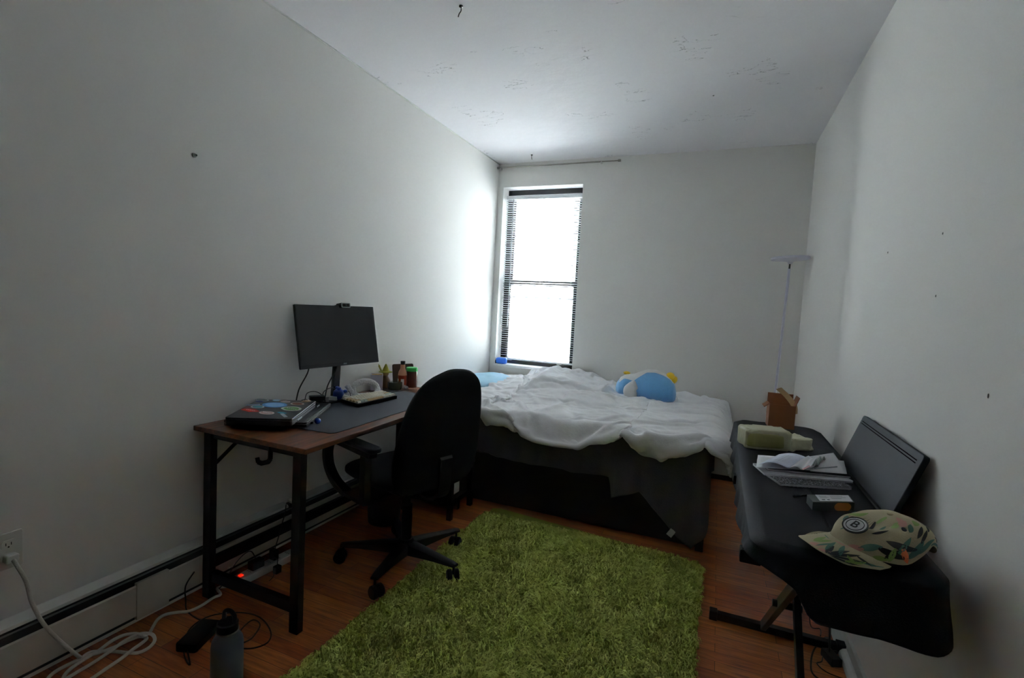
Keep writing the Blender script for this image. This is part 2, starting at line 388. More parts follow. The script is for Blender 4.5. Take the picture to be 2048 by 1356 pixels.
p0 = ony(1001, 337, BY-.035); p1 = ony(1239, 323, BY-.035)
cr = thing('curtain_rod', p0, 'thin brushed metal curtain rod mounted above the window', 'curtain rod')
p0 = Vector((LX+.012, BY-.035, 2.572)); p1 = Vector((p1.x, BY-.035, 2.572)); pm = p0.lerp(p1, .86)
bm = B(); tube(bm, [p0, pm], .0065, 10); part('rod', bm, NICKEL, cr, smooth=1)
bm = B(); tube(bm, [pm, p1], .0050, 10); part('inner_rod', bm, NICKEL, cr, smooth=1)
for p in (p0, p1):
    bm = B(); lathe(bm, [(0, -.012), (.010, -.012), (.011, 0), (.010, .012), (0, .012)], 14, Matrix.Translation(p) @ Matrix.Rotation(PI/2, 4, 'Y')); part('finial', bm, NICKEL, cr, smooth=1)
for x in (LX+.03, pm.x): part('bracket', box(B(), (x-.006, BY-.04, 2.56), (x+.006, BY, 2.584)), WHTPLAS, cr, bevel=.002)

def hook(name, p, down, label):
    bm = B(); p = Vector(p)
    lathe(bm, [(0, 0), (.009, 0), (.009, -.004), (.004, -.006)], 12, Matrix.Translation(p))
    tube(bm, [p, p+Vector((.001, 0, -.02)), p+Vector((-.008, 0, -.032)), p+Vector((-.012, 0, -.045))] if down else [p, p+Vector((0, 0, -.03)), p+Vector((.006, 0, -.04))], .0022, 6, smoothn=4)
    tag(part(name, bm, mat('old_dark_metal', '#3a3735', .4, .8), None), label, 'hook')
hook('ceiling_hook', (-1.159, 2.008, H), True, 'small dark metal hook screwed into the ceiling near the top edge of the picture')
hook('ceiling_hook', (-1.60, 4.10, H), False, 'small pale hook in the ceiling just before the curtain rod')
# wall plug left in the left wall, nails and marks on the right
an = thing('wall_anchor', (LX, 1.386, 1.839), 'bare screw anchor with a dark hole sticking from the left wall', 'wall anchor')
Mx = Matrix.Translation((LX, 1.386, 1.839)) @ Matrix.Rotation(PI/2, 4, 'Y')
bm = B(); lathe(bm, [(0, 0), (.009, 0), (.008, .003), (.0045, .004), (.0045, .012), (0, .012)], 14, Mx); part('anchor', bm, mat('dull_zinc', '#8b8b86', .4, .7), an)
bm = B(); lathe(bm, [(0, .012), (.003, .0121), (.003, .0125), (0, .0126)], 10, Mx); part('screw_hole', bm, CABLE, an)
DENT = mat('scuffed_plaster', '#8f908b', .9)
marks = [(1886, 467), (1776, 505), (1872, 592), (1977, 792)]
lbl = ['tiny nail hole pair high on the right wall', 'tiny nail hole on the right wall, nearest the corner', 'tiny nail hole on the right wall at mid height', 'small scuffed dent low on the right wall, nearest its right end in the picture']
for (px, py), l_ in zip(marks, lbl):
    p = onx(px, py, RXW); bm = B()
    lathe(bm, [(0, 0), (.0035, 0), (.003, .0015), (0, .002)], 10, Matrix.Translation(p) @ Matrix.Rotation(-PI/2, 4, 'Y') @ Matrix.Diagonal((1.6 if py > 700 else 1, .7, 1, 1)))
    tag(part('nail_hole', bm, DENT, None), l_, 'nail hole', 'nail holes in the right wall')
p = onz(1427, 191, H); bm = B(); lathe(bm, [(0, 0), (.005, 0), (.004, -.003), (0, -.004)], 10, Matrix.Translation(p))
tag(part('ceiling_speck', bm, DENT, None), 'small grey speck on the ceiling to the right', 'nail hole')

def outlet(p, normal, label, plugs=(0, 1)):
    """duplex outlet plate; p = centre on the wall; normal 'x' faces +x, 'y' faces -y"""
    t_ = thing('wall_outlet', p, label, 'outlet'); p = Vector(p)
    M = Matrix.Translation(p) @ (Matrix.Rotation(PI/2, 4, 'Y') @ Matrix.Rotation(PI/2, 4, 'Z') if normal == 'x' else Matrix.Rotation(PI/2, 4, 'X'))
    bm = B(); prism(bm, rrect(-.036, -.058, .036, .058, .006), 0, .006, M); part('plate', bm, WHTPLAS, t_, bevel=.0015)
    for s in (-1, 1):
        bm = B(); prism(bm, rrect(-.017, s*.021-.014, .017, s*.021+.014, .008), .006, .008, M); r = part('receptacle', bm, WHTPLAS, t_)
        bm = B()
        for dx in (-.0065, .0065): box(bm, (dx-.001, s*.021-.003, .008), (dx+.001, s*.021+.006, .0083), M)
        lathe(bm, [(0, .0083), (.0025, .0083), (.0025, .008)], 8, M @ Matrix.Translation((0, s*.021-.008, 0))); part('slots', bm, CABLE, r)
    return M
MO = outlet((LX, .80, .455), 'x', 'white duplex wall outlet on the left wall feeding the white extension cord')
outlet((.10, BY, .50), 'y', 'white duplex wall outlet on the window wall beyond the foot of the bed')

# ------------------------------------------------------------------ baseboard heater on the left wall
bh = thing('baseboard_heater', (LX, 1.5, 0), 'long cream baseboard heater running along the left wall', 'heater')
HX = LX+.042
def xz(bm, prof, y0, y1):
    A = [bm.verts.new((x, y0, z)) for x, z in prof]; C = [bm.verts.new((x, y1, z)) for x, z in prof]; n = len(prof)
    for k in range(n): bm.faces.new((A[k], A[(k+1) % n], C[(k+1) % n], C[k]))
    bm.faces.new(A[::-1]); bm.faces.new(C); return bm
for (a, b) in ((FY, 1.87), (1.90, 2.87)):
    part('cover_strip', xz(B(), [(LX, .232), (LX+.004, .238), (HX-.002, .224), (HX, .214), (HX-.004, .212), (HX-.006, .220), (LX, .226)], a, b), WHTPAINT, bh)
part('heating_element', box(B(), (LX, FY, .03), (LX+.026, 2.87, .222)), DARKGAP, bh)
bm = B(); tube(bm, [(LX+.030, FY, .196), (LX+.030, 2.87, .196)], .0035, 6); part('damper_rail', bm, mat('grey_steel', '#6d6f72', .4, .6), bh)
for (a, b) in ((FY, 1.16), (1.24, 2.87)):
    part('front_panel', xz(B(), [(HX-.006, .17), (HX, .165), (HX, .05), (HX-.008, .045), (HX-.010, .05), (HX-.006, .06)], a, b), CREAM, bh)
part('joint_cover', box(B(), (HX-.012, 1.15, .035), (HX+.003, 1.27, .178)), CREAM, bh, bevel=.001)

# ------------------------------------------------------------------ bed
BX0, BX1, BYF, BYB = -1.97, 0.0, 2.905, 4.285
bed = thing('bed', (-.98, 3.6, 0), 'wide bed with a black storage base standing under the window', 'bed')
FRM = mat('black_bed_board', '#0e0e12', .6)
part('base_panel', box(B(), (BX0, BYF, .015), (BX1-.03, BYF+.02, .33)), FRM, bed, bevel=.002)
part('end_panel', box(B(), (BX1-.03, BYF, .0), (BX1-.005, BYB, .36)), FRM, bed, bevel=.003)
part('slat_deck', box(B(), (BX0, BYF+.02, .29), (BX1-.03, BYB, .32)), FRM, bed)
part('leg', box(B(), (BX1-.03, BYF-.02, 0), (BX1+.012, BYF+.03, .34)), FRM, bed, bevel=.003)
SHEET = mat('charcoal_cotton', '#575759', .9, vary=.12, scale=40, bump=.15, bscale=220, spec=.2)
bm = B(); box(bm, (BX0, BYF-.005, .33), (BX1+.005, BYB, .565))
part('mattress', bm, mat('grey_ticking', '#5c5a58', .9, bump=.2, bscale=150), bed, bevel=.04)

def perim(q):
    """arc length along the bed's front (head to foot) then its foot side: point, outward normal"""
    x0, x1, yf = BX0+.02, BX1+.028, BYF-.028; r = .05; L1 = x1-r-x0; La = r*PI/2
    if q < L1: return (x0+q, yf), (0, -1)
    if q < L1+La:
        a = (q-L1)/r - PI/2; return (x1-r+r*math.cos(a), yf+r+r*math.sin(a)), (math.cos(a), math.sin(a))
    return (x1, yf+r+(q-L1-La)), (1, 0)
QL = 1.978-.05+.05*PI/2
hemz = [(0, .36), (.5, .36), (.62, .345), (.70, .33), (.95, .326), (1.2, .325), (1.43, .335), (1.445, .215), (1.6, .275), (1.80, .085), (1.90, .02), (1.955, .10), (1.99, .20), (2.06, .34), (2.3, .36), (3.4, .37)]
def sheet_fn(u, v):
    q = u*3.3; (x, y), (nx, ny) = perim(q)
    zh = interp(q, hemz); ztop = .588
    if v < .12:                       # tucked over the mattress edge
        t = 1-v/.12; d = .10*t; z = ztop-.008*(1-t)**2; off = -d-.006
        return (x+nx*off, y+ny*off, z+.003)
    t = (v-.12)/.88; z = ztop-.012-(ztop-.012-zh)*t
    fold = .013*math.sin(q*17+1.5*math.sin(q*5))*t + .005*math.sin(q*49+3*nz3(q*2, z, 1))*t + .016*nz3(q*3.2, z*2.2, 3)*sm(t, 0, .3) + .006*ridged(q*6, z*3, 1)*t
    if q > 1.60: fold += .012*sm(q, 1.60, 1.9)*t
    off = .004*sm(t, 0, .15) + max(-.010, fold)
    # the loose corner gathers into a fold under the foot edge
    if q > 1.93: off -= .03*t*sm(q, 1.93, 2.0)
    return (x+nx*off, y+ny*off, z)
bm = B(); grid(bm, sheet_fn, 300, 46)
sheet = part('bed_sheet', bm, SHEET, None, smooth='all'); solidify(sheet, .0035, 0)
tag(sheet, 'charcoal grey bed sheet hanging down the bed front in a loose pointed corner', 'sheet')
pt = ony(1342, 1066, BYF-.05)
bm = B(); box(bm, (-.016, -.0012, -.022), (.016, .0012, .022), Matrix.Translation(pt) @ Matrix.Rotation(.55, 4, 'Y'))
part('care_tag', bm, mat('white_satin_tag', '#c9c9c6', .6), sheet, label='small white care tag')

# duvet: a quilted cover draped over the bed; flat coordinates (a along the bed, b across it)
DUV = mat('white_duvet_cotton', '#f0f0f3', .85, vary=.02, scale=8, bump=.12, bscale=60, sheen=.2)
hump = [(-2.0, .0), (-1.9, .0), (-1.72, .01), (-1.55, .045), (-1.42, .10), (-1.28, .13), (-1.1, .115), (-.95, .085), (-.8, .06), (-.68, .025), (-.5, .01), (0, 0), (.4, 0)]
hemf = [(-1.95, .625), (-1.50, .61), (-1.38, .60), (-1.33, .540), (-1.2, .530), (-1.02, .520), (-.80, .516), (-.65, .522), (-.52, .545), (-.46, .585), (-.43, .560), (-.37, .520), (-.30, .49), (-.235, .468), (-.18, .510), (-.12, .555), (-.04, .585), (.1, .56), (.3, .5)]
Z0 = .622
def wrap(e, r):
    if e <= 0: return e, 0
    if e < r*PI/2: th = e/r; return r*math.sin(th), r*(1-math.cos(th))
    return r, r+(e-r*PI/2)
# DUVET BEGIN
def base_fn(u,v):
    a = BX0+.03 + u*(1.94+.40)
    e_hem = max(0, Z0-interp(a, hemf))
    b0 = -(e_hem+.03) if Z0-interp(a, hemf) > .02 else .0
    b = b0 + v*(1.36-b0)
    edge = BX1-.005
    exx = a-edge; exy = -b
    dx, zx = wrap(exx, .115); dy, zy = wrap(exy, .05)
    x = edge+dx if exx > 0 else a
    y = BYF-.015 - dy if exy > 0 else BYF-.015+b
    lenf = (.19+.10*sm(b, .1, .6))*(1-.45*sm(-b, -.05, .08))*(1-.35*sm(b, 1.1, 1.36))
    if exx > 0: zx *= lenf/.36
    zy *= 1-.55*sm(exx, 0, .15); z = Z0 - zx - zy
    z += interp(a, hump)*sm(b, .30, .95)*(.75+.25*sm(b, .6, 1.1))
    return Vector((x,y,z)), a, b

NU, NV = 118, 82
def settle_duvet(frames=30, grow=.15):
    """drop an oversized cover on the smooth drape and let it crumple; returns the settled points"""
    base = []; flat = []
    for i in range(NU):
        for j in range(NV):
            p, a, b = base_fn(i/(NU-1), j/(NV-1)); base.append(p); flat.append((a, b))
    fs = [(i*NV+j, (i+1)*NV+j, (i+1)*NV+j+1, i*NV+j+1) for i in range(NU-1) for j in range(NV-1)]
    def mk(name, pts):
        me = bpy.data.meshes.new(name); me.from_pydata([tuple(p) for p in pts], [], fs); me.update()
        o = bpy.data.objects.new(name, me); col.objects.link(o); return o
    under = mk('drape_form', [p+Vector((-.004 if p.x > 0 else 0, .006 if p.y < BYF else 0, -.016)) for p in base])
    under.modifiers.new('c', 'COLLISION'); under.collision.thickness_outer = .004; under.collision.cloth_friction = 25
    cl = mk('loose_cover', [p+Vector((.004*noise.noise(p*5), .004*noise.noise(p*5+Vector((9, 0, 0))), .002+.012*noise.noise(p*4.5)+.004*noise.noise(p*11))) for p in base])
    vg = cl.vertex_groups.new(name='pin'); st_ = .36
    for k, (a, b) in enumerate(flat):
        i, j = divmod(k, NV); w = 0
        qa = a*.94+b*.34+.05*nz3(a*2, b*2, 5); qb = b*.94-a*.34+.05*nz3(a*2, b*2, 8)
        la = st_/2-abs((qa/st_) % 1-.5)*st_; lb = st_/2-abs((qb/st_) % 1-.5)*st_
        if la < .015 and lb < .015: w = .6
        elif la < .011 or lb < .011: w = .06
        if i == 0 or j == NV-1: w = 1
        if j == 0: w = .95
        if i == NU-1: w = .5
        vg.add([k], w, 'REPLACE')
    m = cl.modifiers.new('cloth', 'CLOTH'); c = m.settings
    c.quality = 6; c.mass = .35; c.tension_stiffness = 14; c.compression_stiffness = 14; c.shear_stiffness = 6; c.bending_stiffness = BEND
    c.tension_damping = 8; c.compression_damping = 8; c.shear_damping = 6; c.bending_damping = 1.0; c.air_damping = 2
    c.vertex_group_mass = 'pin'; c.pin_stiffness = .8; c.shrink_min = -grow
    c.use_pressure = True; c.uniform_pressure_force = 1.6
    m.collision_settings.collision_quality = 3; m.collision_settings.distance_min = .004
    sc.frame_start = 1; sc.frame_end = frames+1; m.point_cache.frame_end = frames+1
    for f in range(1, frames+1): sc.frame_set(f)
    dg = bpy.context.evaluated_depsgraph_get(); me = cl.evaluated_get(dg).to_mesh()
    co = np.empty(len(me.vertices)*3); me.vertices.foreach_get('co', co); co = co.reshape(NU, NV, 3).copy()
    for o in (cl, under):
        d = o.data; bpy.data.objects.remove(o); bpy.data.meshes.remove(d)
    sc.frame_set(1)
    return co
BEND = .45
SET = settle_duvet()
def duvet_fn(u, v):
    p = Vector(SET[int(round(u*(NU-1))), int(round(v*(NV-1)))]) + Vector((0, 0, .008))
    p0_, a, b = base_fn(u, v)
    dv_ = p-p0_; p = p0_+Vector((dv_.x, dv_.y, dv_.z*1.35+.002))
    qa = a*.94+b*.34+.05*nz3(a*2, b*2, 5); qb = b*.94-a*.34+.05*nz3(a*2, b*2, 8)
    ln = min(.18-abs((qa/.36) % 1-.5)*.36, .18-abs((qb/.36) % 1-.5)*.36)
    p.z += -.009*math.exp(-(ln/.016)**2) + .010*min(1, ln/.07)
    p.y = min(p.y, BYB+.004); p.x = max(p.x, LX+.02)
    return p
bm = B(); grid(bm, duvet_fn, NU, NV)
duv = part('duvet', bm, DUV, None, smooth='all')
s = duv.modifiers.new('sub', 'SUBSURF'); s.levels = 1; s.render_levels = 1
solidify(duv, .016, 0)
tag(duv, 'rumpled white quilted duvet spread over the bed and slipping off its foot', 'duvet')
# DUVET END

# light blue pillow showing between chair and duvet
PIL = mat('pale_blue_cotton', '#a9cfe6', .85, bump=.15, bscale=80)
def pillow_fn(cx, cy, cz, w_, d_, h_):
    def f(u, v):
        th = 2*PI*u; ph = PI*(v-.5); c = math.cos(ph); cs = lambda t: math.copysign(abs(math.cos(t))**.55, math.cos(t)); sn = lambda t: math.copysign(abs(math.sin(t))**.55, math.sin(t))
        return (cx+w_/2*cs(th)*abs(c)**.6, cy+d_/2*sn(th)*abs(c)**.6, cz+h_/2*math.sin(ph)*(1-.3*abs(math.cos(th)*math.sin(th))))
    return f
bm = B(); grid(bm, pillow_fn(-1.80, 3.80, .655, .34, .62, .12), 48, 20, closeu=True); bmesh.ops.remove_doubles(bm, verts=bm.verts, dist=.0005)
tag(part('pillow', bm, PIL, None, smooth='all'), 'pale blue pillow at the head of the bed, half covered by the white duvet', 'pillow')

# plush bird lying on the duvet against the window wall
pc = Vector((-.475, 3.93, .735))
pl_ = thing('plush_bird', (pc.x, pc.y, .625), 'blue and white plush bird cushion with yellow feet lying on the duvet', 'plush toy')
PBLUE = mat('blue_plush', '#6aa6d8', .95, vary=.06, scale=30, bump=.3, bscale=200, sheen=.5)
PWHITE = mat('white_plush', '#e2e2e0', .95, bump=.3, bscale=200, sheen=.4)
PYEL = mat('yellow_plush', '#d8b318', .95, bump=.3, bscale=200, sheen=.4)
secs = [(-.240, .0, .0, -.03), (-.232, .035, .040, -.03), (-.205, .075, .075, -.02), (-.165, .095, .092, -.014), (-.125, .095, .092, -.008), (-.095, .090, .094, -.002), (-.06, .098, .106, .004), (0, .112, .125, .008), (.06, .118, .128, .006), (.12, .110, .118, -.004), (.17, .09, .098, -.015), (.20, .065, .075, -.03), (.215, .03, .035, -.045), (.218, 0, 0, -.05)]
def plush_pt(s, th, k=1.0):
    xs = [c[0] for c in secs]; x = s
    ry = interp(x, [(c[0], c[1]) for c in secs]); rz = interp(x, [(c[0], c[2]) for c in secs]); zc = interp(x, [(c[0], c[3]) for c in secs])
    z = rz*math.sin(th)*k
    if z < 0: z *= .88
    return pc + Vector((x, ry*math.cos(th)*k, zc+z))
def secx(v): # denser at ends
    return -.240+.458*(.5-.5*math.cos(PI*v))
bm = B(); grid(bm, lambda u, v: plush_pt(secx(v), 2*PI*u), 40, 48, closeu=True); bmesh.ops.remove_doubles(bm, verts=bm.verts, dist=.0005)
part('body', bm, PBLUE, pl_, smooth='all', sub=1)
bm = B()
def belly(u, v):
    s = -.205+.40*v
    lo = interp(s, [(-.205, 255), (-.15, 240), (-.10, 214), (-.06, 232), (0, 240), (.10, 240), (.195, 256)]); hi = 420
    return plush_pt(s, math.radians(lo-180+(hi-lo)*u)*1.0, 1.035) if False else plush_pt(s, -math.radians(lo+(hi-lo)*u)+2*PI, 1.035)
# front boundary runs high on the side that faces the room (th = 180..270 deg is front/top with y towards -)
def belly2(u, v):
    s = -.205+.40*v
    fr = interp(s, [(-.205, 150), (-.17, 132), (-.13, 140), (-.095, 152), (-.06, 140), (0, 122), (.08, 118), (.195, 112)])
    th = math.radians(fr*(1-u)+(-20)*u)
    return plush_pt(s, th, 1.03)
grid(bm, belly2, 24, 40)
part('belly', bm, PWHITE, pl_, smooth='all', sub=1)
# drooping white wing in front of the neck
bm = B()
wq = pc + Vector((-.085, -.118, .055))
outl = [(0, .0), (.022, -.03), (.032, -.06), (.022, -.075), (.028, -.10), (.026, -.14), (.010, -.165), (-.02, -.165), (-.055, -.14), (-.075, -.10), (-.07, -.06), (-.045, -.03)]
def wing_pt(x, z, side): return wq + Vector((x, -.012 if side else .006, z))
c1 = Vector((-.02, 0, -.085)); ringn = [Vector((x, 0, z)) for x, z in outl]
sm_r = catmull(ringn, 4, True); rows = []
for k, (sc_, dy) in enumerate(((1, 0), (.9, -.011), (.6, -.020), (.2, -.024), (.9, .010), (.6, .016), (.2, .018))):
    rows.append([bm.verts.new(wq + c1 + (p-c1)*sc_ + Vector((0, dy+.006, 0))) for p in sm_r])
nR = len(sm_r)
for A_, C_ in ((0, 1), (1, 2), (2, 3), (0, 4), (4, 5), (5, 6)):
    for k in range(nR): bm.faces.new((rows[A_][k], rows[A_][(k+1) % nR], rows[C_][(k+1) % nR], rows[C_][k]))
bm.faces.new(rows[3]); bm.faces.new(rows[6][::-1])
part('wing', bm, PWHITE, pl_, smooth='all')
for (dx, dy, dz, rx, ry, rz) in ((.168, .0, .098, .034, .03, .030), (.192, .01, .072, .026, .03, .032)):
    bm = B(); bmesh.ops.create_uvsphere(bm, u_segments=16, v_segments=10, radius=1, matrix=Matrix.Translation(pc+Vector((dx, dy, dz))) @ Matrix.Rotation(.6, 4, 'Y') @ Matrix.Diagonal((rx, ry, rz, 1)))
    part('foot', bm, PYEL, pl_, smooth='all')
bm = B(); bmesh.ops.create_uvsphere(bm, u_segments=12, v_segments=8, radius=1, matrix=Matrix.Translation(pc+Vector((-.165, .03, .088))) @ Matrix.Diagonal((.028, .02, .014, 1))); part('beak', bm, PYEL, pl_, smooth='all')
bm = B(); tube(bm, [pc+Vector((.20, .0, -.07)), pc+Vector((.225, -.01, -.05)), pc+Vector((.232, -.012, -.085))], .0015, 5, smoothn=5); part('hang_tag', bm, PWHITE, pl_)

# blue packet on the sill
SB = mat('blue_vinyl', '#1f62c8', .4, vary=.15, scale=60)
bp_ = thing('tissue_packet', (-1.885, BY+.012, WZ0+.004), 'small bright blue packet lying at the left end of the window sill', 'packet')
def puff(c, w_, d_, h_, rz=0, e=.5):
    M = Matrix.Translation(Vector(c)) @ Matrix.Rotation(rz, 4, 'Z')
    def f(u, v):
        th = 2*PI*u; ph = PI*(v-.5); cp = math.copysign(abs(math.cos(ph))**e, math.cos(ph)); sp = math.copysign(abs(math.sin(ph))**e, math.sin(ph))
        return M @ Vector((w_/2*cp*math.copysign(abs(math.cos(th))**e, math.cos(th)), d_/2*cp*math.copysign(abs(math.sin(th))**e, math.sin(th)), h_/2*sp))
    bm = B(); grid(bm, f, 32, 18, closeu=True); bmesh.ops.remove_doubles(bm, verts=bm.verts, dist=.0003); return bm
part('body', puff((-1.880, BY+.012, WZ0+.034), .105, .05, .060, .06, .45), SB, bp_, smooth='all')
part('end_cap', puff((-1.932, BY+.008, WZ0+.022), .016, .036, .032), mat('navy_plastic', '#141d33', .5), bp_, smooth='all')

# ------------------------------------------------------------------ floor lamp
LAMPW = mat('white_lamp_metal', '#d3d3e0', .4)
fl = thing('floor_lamp', (.405, 4.10, 0), 'slim white torchiere floor lamp in the far right corner', 'floor lamp')
lb = Vector((.405, 4.10, 0)); lt_ = Vector((.442, 4.10, 1.735))
bm = B(); lathe(bm, [(0, 0), (.115, 0), (.118, .006), (.112, .016), (.02, .022), (0, .022)], 36, Matrix.Translation(lb)); part('base', bm, LAMPW, fl, smooth=1)
bm = B(); tube(bm, [lb+Vector((0, 0, .018)), lt_-Vector((.001, 0, .06))], .0095, 14); part('pole', bm, LAMPW, fl, smooth=1)
bm = B(); tube(bm, [lt_-Vector((.001, 0, .062)), lt_-Vector((0, 0, .02))], .006, 12); part('neck', bm, mat('dark_grey_joint', '#3c3d40', .4, .5), fl, smooth=1)
Mh = Matrix.Translation(lt_) @ Matrix.Rotation(-.05, 4, 'Y')
bm = B(); lathe(bm, [(0, -.026), (.014, -.026), (.018, -.012), (.05, -.002), (.120, .004), (.126, .008), (.127, .020), (.122, .024), (.10, .020), (0, .019)], 40, Mh); part('lamp_head', bm, LAMPW, fl, smooth=1)

# ------------------------------------------------------------------ desk
DK = thing('desk', (-1.69, 2.0, 0), 'narrow rustic brown desk with black metal frame along the left wall', 'desk')
DRZ = math.radians(1.6)
DO = Vector((-1.985, 1.383, 0))
DM = Matrix.Translation(DO) @ Matrix.Rotation(-.012, 4, 'Z')        # desk frame: x across, y along the wall
SHEAR = .0
def dl(x, y, z): return DM @ Vector((x - .035*y, y, z))
DW, DL, DT = .622, 1.40, .735
def dbox(lo, hi):
    bm = B(); x0, y0, z0 = lo; x1, y1, z1 = hi
    P = [(x0,y0,z0),(x1,y0,z0),(x1,y1,z0),(x0,y1,z0),(x0,y0,z1),(x1,y0,z1),(x1,y1,z1),(x0,y1,z1)]
    v_ = [bm.verts.new(dl(max(p[0], .035*p[1]+.0 if False else p[0]), p[1], p[2])) for p in P]
    for f in ((3,2,1,0),(4,5,6,7),(0,1,5,4),(1,2,6,5),(2,3,7,6),(3,0,4,7)): bm.faces.new([v_[i] for i in f])
    return bm
def dbox2(lo, hi, keepx=False):
    return dbox(lo, hi)
bm = B()
P2 = [(0, 0), (DW, 0), (DW-.05, DL), (.0, DL)]
v0 = [bm.verts.new(DM @ Vector((x, y, DT-.02))) for x, y in P2]; v1 = [bm.verts.new(DM @ Vector((x, y, DT))) for x, y in P2]
bm.faces.new(v0[::-1]); bm.faces.new(v1)
for k in range(4): bm.faces.new((v0[k], v0[(k+1) % 4], v1[(k+1) % 4], v1[k]))
part('desktop', bm, RUSTIC, DK, bevel=.002)
def dm(bm_lo, bm_hi): return box(B(), bm_lo, bm_hi, DM)
LEG = .045
legs = [(.045, .015), (DW-.035-LEG, .015), (.045, DL-.06), (DW-.085-LEG, DL-.06)]
for (x, y) in legs: part('leg', dm((x, y, 0), (x+LEG*.95, y+.03, DT-.02)), BLKMETAL, DK, bevel=.002)
part('leg_crossbar', dm((.05+LEG, .02, .075), (DW-.03-LEG, .045, .12)), BLKMETAL, DK, bevel=.002)
part('leg_crossbar', dm((.05+LEG, DL-.055, .075), (DW-.085-LEG, DL-.03, .12)), BLKMETAL, DK, bevel=.002)
part('top_rail', dm((.05+LEG, .02, DT-.045), (DW-.03-LEG, .045, DT-.02)), BLKMETAL, DK, bevel=.001)
part('top_rail', dm((.05, .03, DT-.045), (.075, DL-.03, DT-.02)), BLKMETAL, DK, bevel=.001)
part('top_rail', dm((DW-.095, .03, DT-.045), (DW-.07, DL-.03, DT-.02)), BLKMETAL, DK, bevel=.001)
part('foot_rail', dm((.05, .03, .12), (.075, DL-.03, .165)), BLKMETAL, DK, bevel=.002)
for (a, b) in (((.06, .10, .66), (.06, .28, DT-.03)),):
    bm = B(); tube(bm, [DM @ Vector((.067, .035, .56)), DM @ Vector((.067, .24, DT-.03))], .008, 8); part('brace', bm, BLKMETAL, DK)
hk = [(.42, .02, DT-.02), (.42, .02, DT-.075), (.41, .02, DT-.088), (.375, .02, DT-.10), (.355, .02, DT-.098), (.35, .02, DT-.083)]
bm = B(); P = [DM @ Vector(p) for p in hk]
for a, b in zip(P[:-1], P[1:]):
    d = (b-a); L_ = d.length; q = d.to_track_quat('Z', 'Y').to_matrix().to_4x4(); box(bm, (-.003, -.009, -.002), (.003, .009, L_+.002), Matrix.Translation(a) @ q)
part('bag_hook', bm, BLKMETAL, DK)

MAT_Z = DT
MATM = mat('slate_desk_mat', '#2b313b', .75, vary=.05, bump=.08, bscale=400)
bm = B(); pts = [(x, y) for x, y in rrect(0, 0, .40, .90, .025)]
MM = Matrix.Translation((-1.475, 1.585, DT+.0003)) @ Matrix.Rotation(.035, 4, 'Z')
bm = B(); prism(bm, rrect(-.355, 0, .045, 1.0, .03), 0, .003, MM)
tag(part('desk_mat', bm, MATM, None, bevel=.0008), 'dark slate grey desk mat lying along the front of the desk', 'desk mat')

# ------------------------------------------------------------------ monitor
mc, myaw, mt = Vector((-1.872, 2.141, .929)), 1.453, .190
rt = Vector((math.cos(myaw), math.sin(myaw), 0)); nn = Vector((math.sin(myaw), -math.cos(myaw), 0))
upv = Vector((0, 0, 1))*math.cos(mt) - nn*math.sin(mt); nf = nn*math.cos(mt) + Vector((0, 0, 1))*math.sin(mt)
MMn = Matrix((rt, upv, nf)).transposed().to_4x4(); MMn.translation = mc      # x right, y up, z towards viewer
mn = thing('monitor', (mc.x, mc.y, DT), 'black thin framed computer monitor standing on the desk against the left wall', 'monitor')
bm = B(); prism(bm, rrect(-.27, 0, .27, .33, .004), -.012, 0, MMn); part('housing', bm, BLKPLAS, mn, bevel=.002)
bm = B(); box(bm, (-.264, .020, 0), (.264, .324, .0012), MMn); part('screen', bm, mat('dark_lcd_glass', '#16181b', .28, spec=.4), mn)
bm = text_mesh('AOC', .011, MMn @ Matrix.Translation((.015, .0095, .0006))); part('logo', bm, mat('logo_grey', '#a8abb0', .4), mn)
bm = B(); prism(bm, rrect(-.075, .01, .075, .19, .006), -.04, -.012, MMn); part('rear_hub', bm, BLKPLAS, mn, bevel=.003)
pb = Vector((-1.905, 2.118, DT+.012)); ptop = mc + upv*.07 - nf*.035
bm = B(); d = (ptop-pb); q = Matrix((rt, d.normalized().cross(rt) * -1, d.normalized())).transposed().to_4x4(); q.translation = pb
box(bm, (-.022, -.010, 0), (.022, .010, d.length), q); part('stand_neck', bm, BLKGLOSS, mn, bevel=.003)
bm = B(); prism(bm, rrect(-.095, -.07, .095, .055, .02), 0, .012, Matrix.Translation((-1.905, 2.118, DT+.0005)) @ Matrix.Rotation(myaw, 4, 'Z')); part('stand_base', bm, BLKGLOSS, mn, bevel=.002)
for off in (-.20, -.02):
    a = mc+rt*off+upv*.03-nf*.02; b = Vector((a.x-.025, a.y-.06, DT+.004))
    bm = B(); tube(bm, [a, a+Vector((0, -.01, -.05)), b+Vector((.0, .02, .08)), b], .0035, 7, smoothn=6); part('power_cord' if off < -.1 else 'video_cable', bm, CABLE, mn, smooth='all')
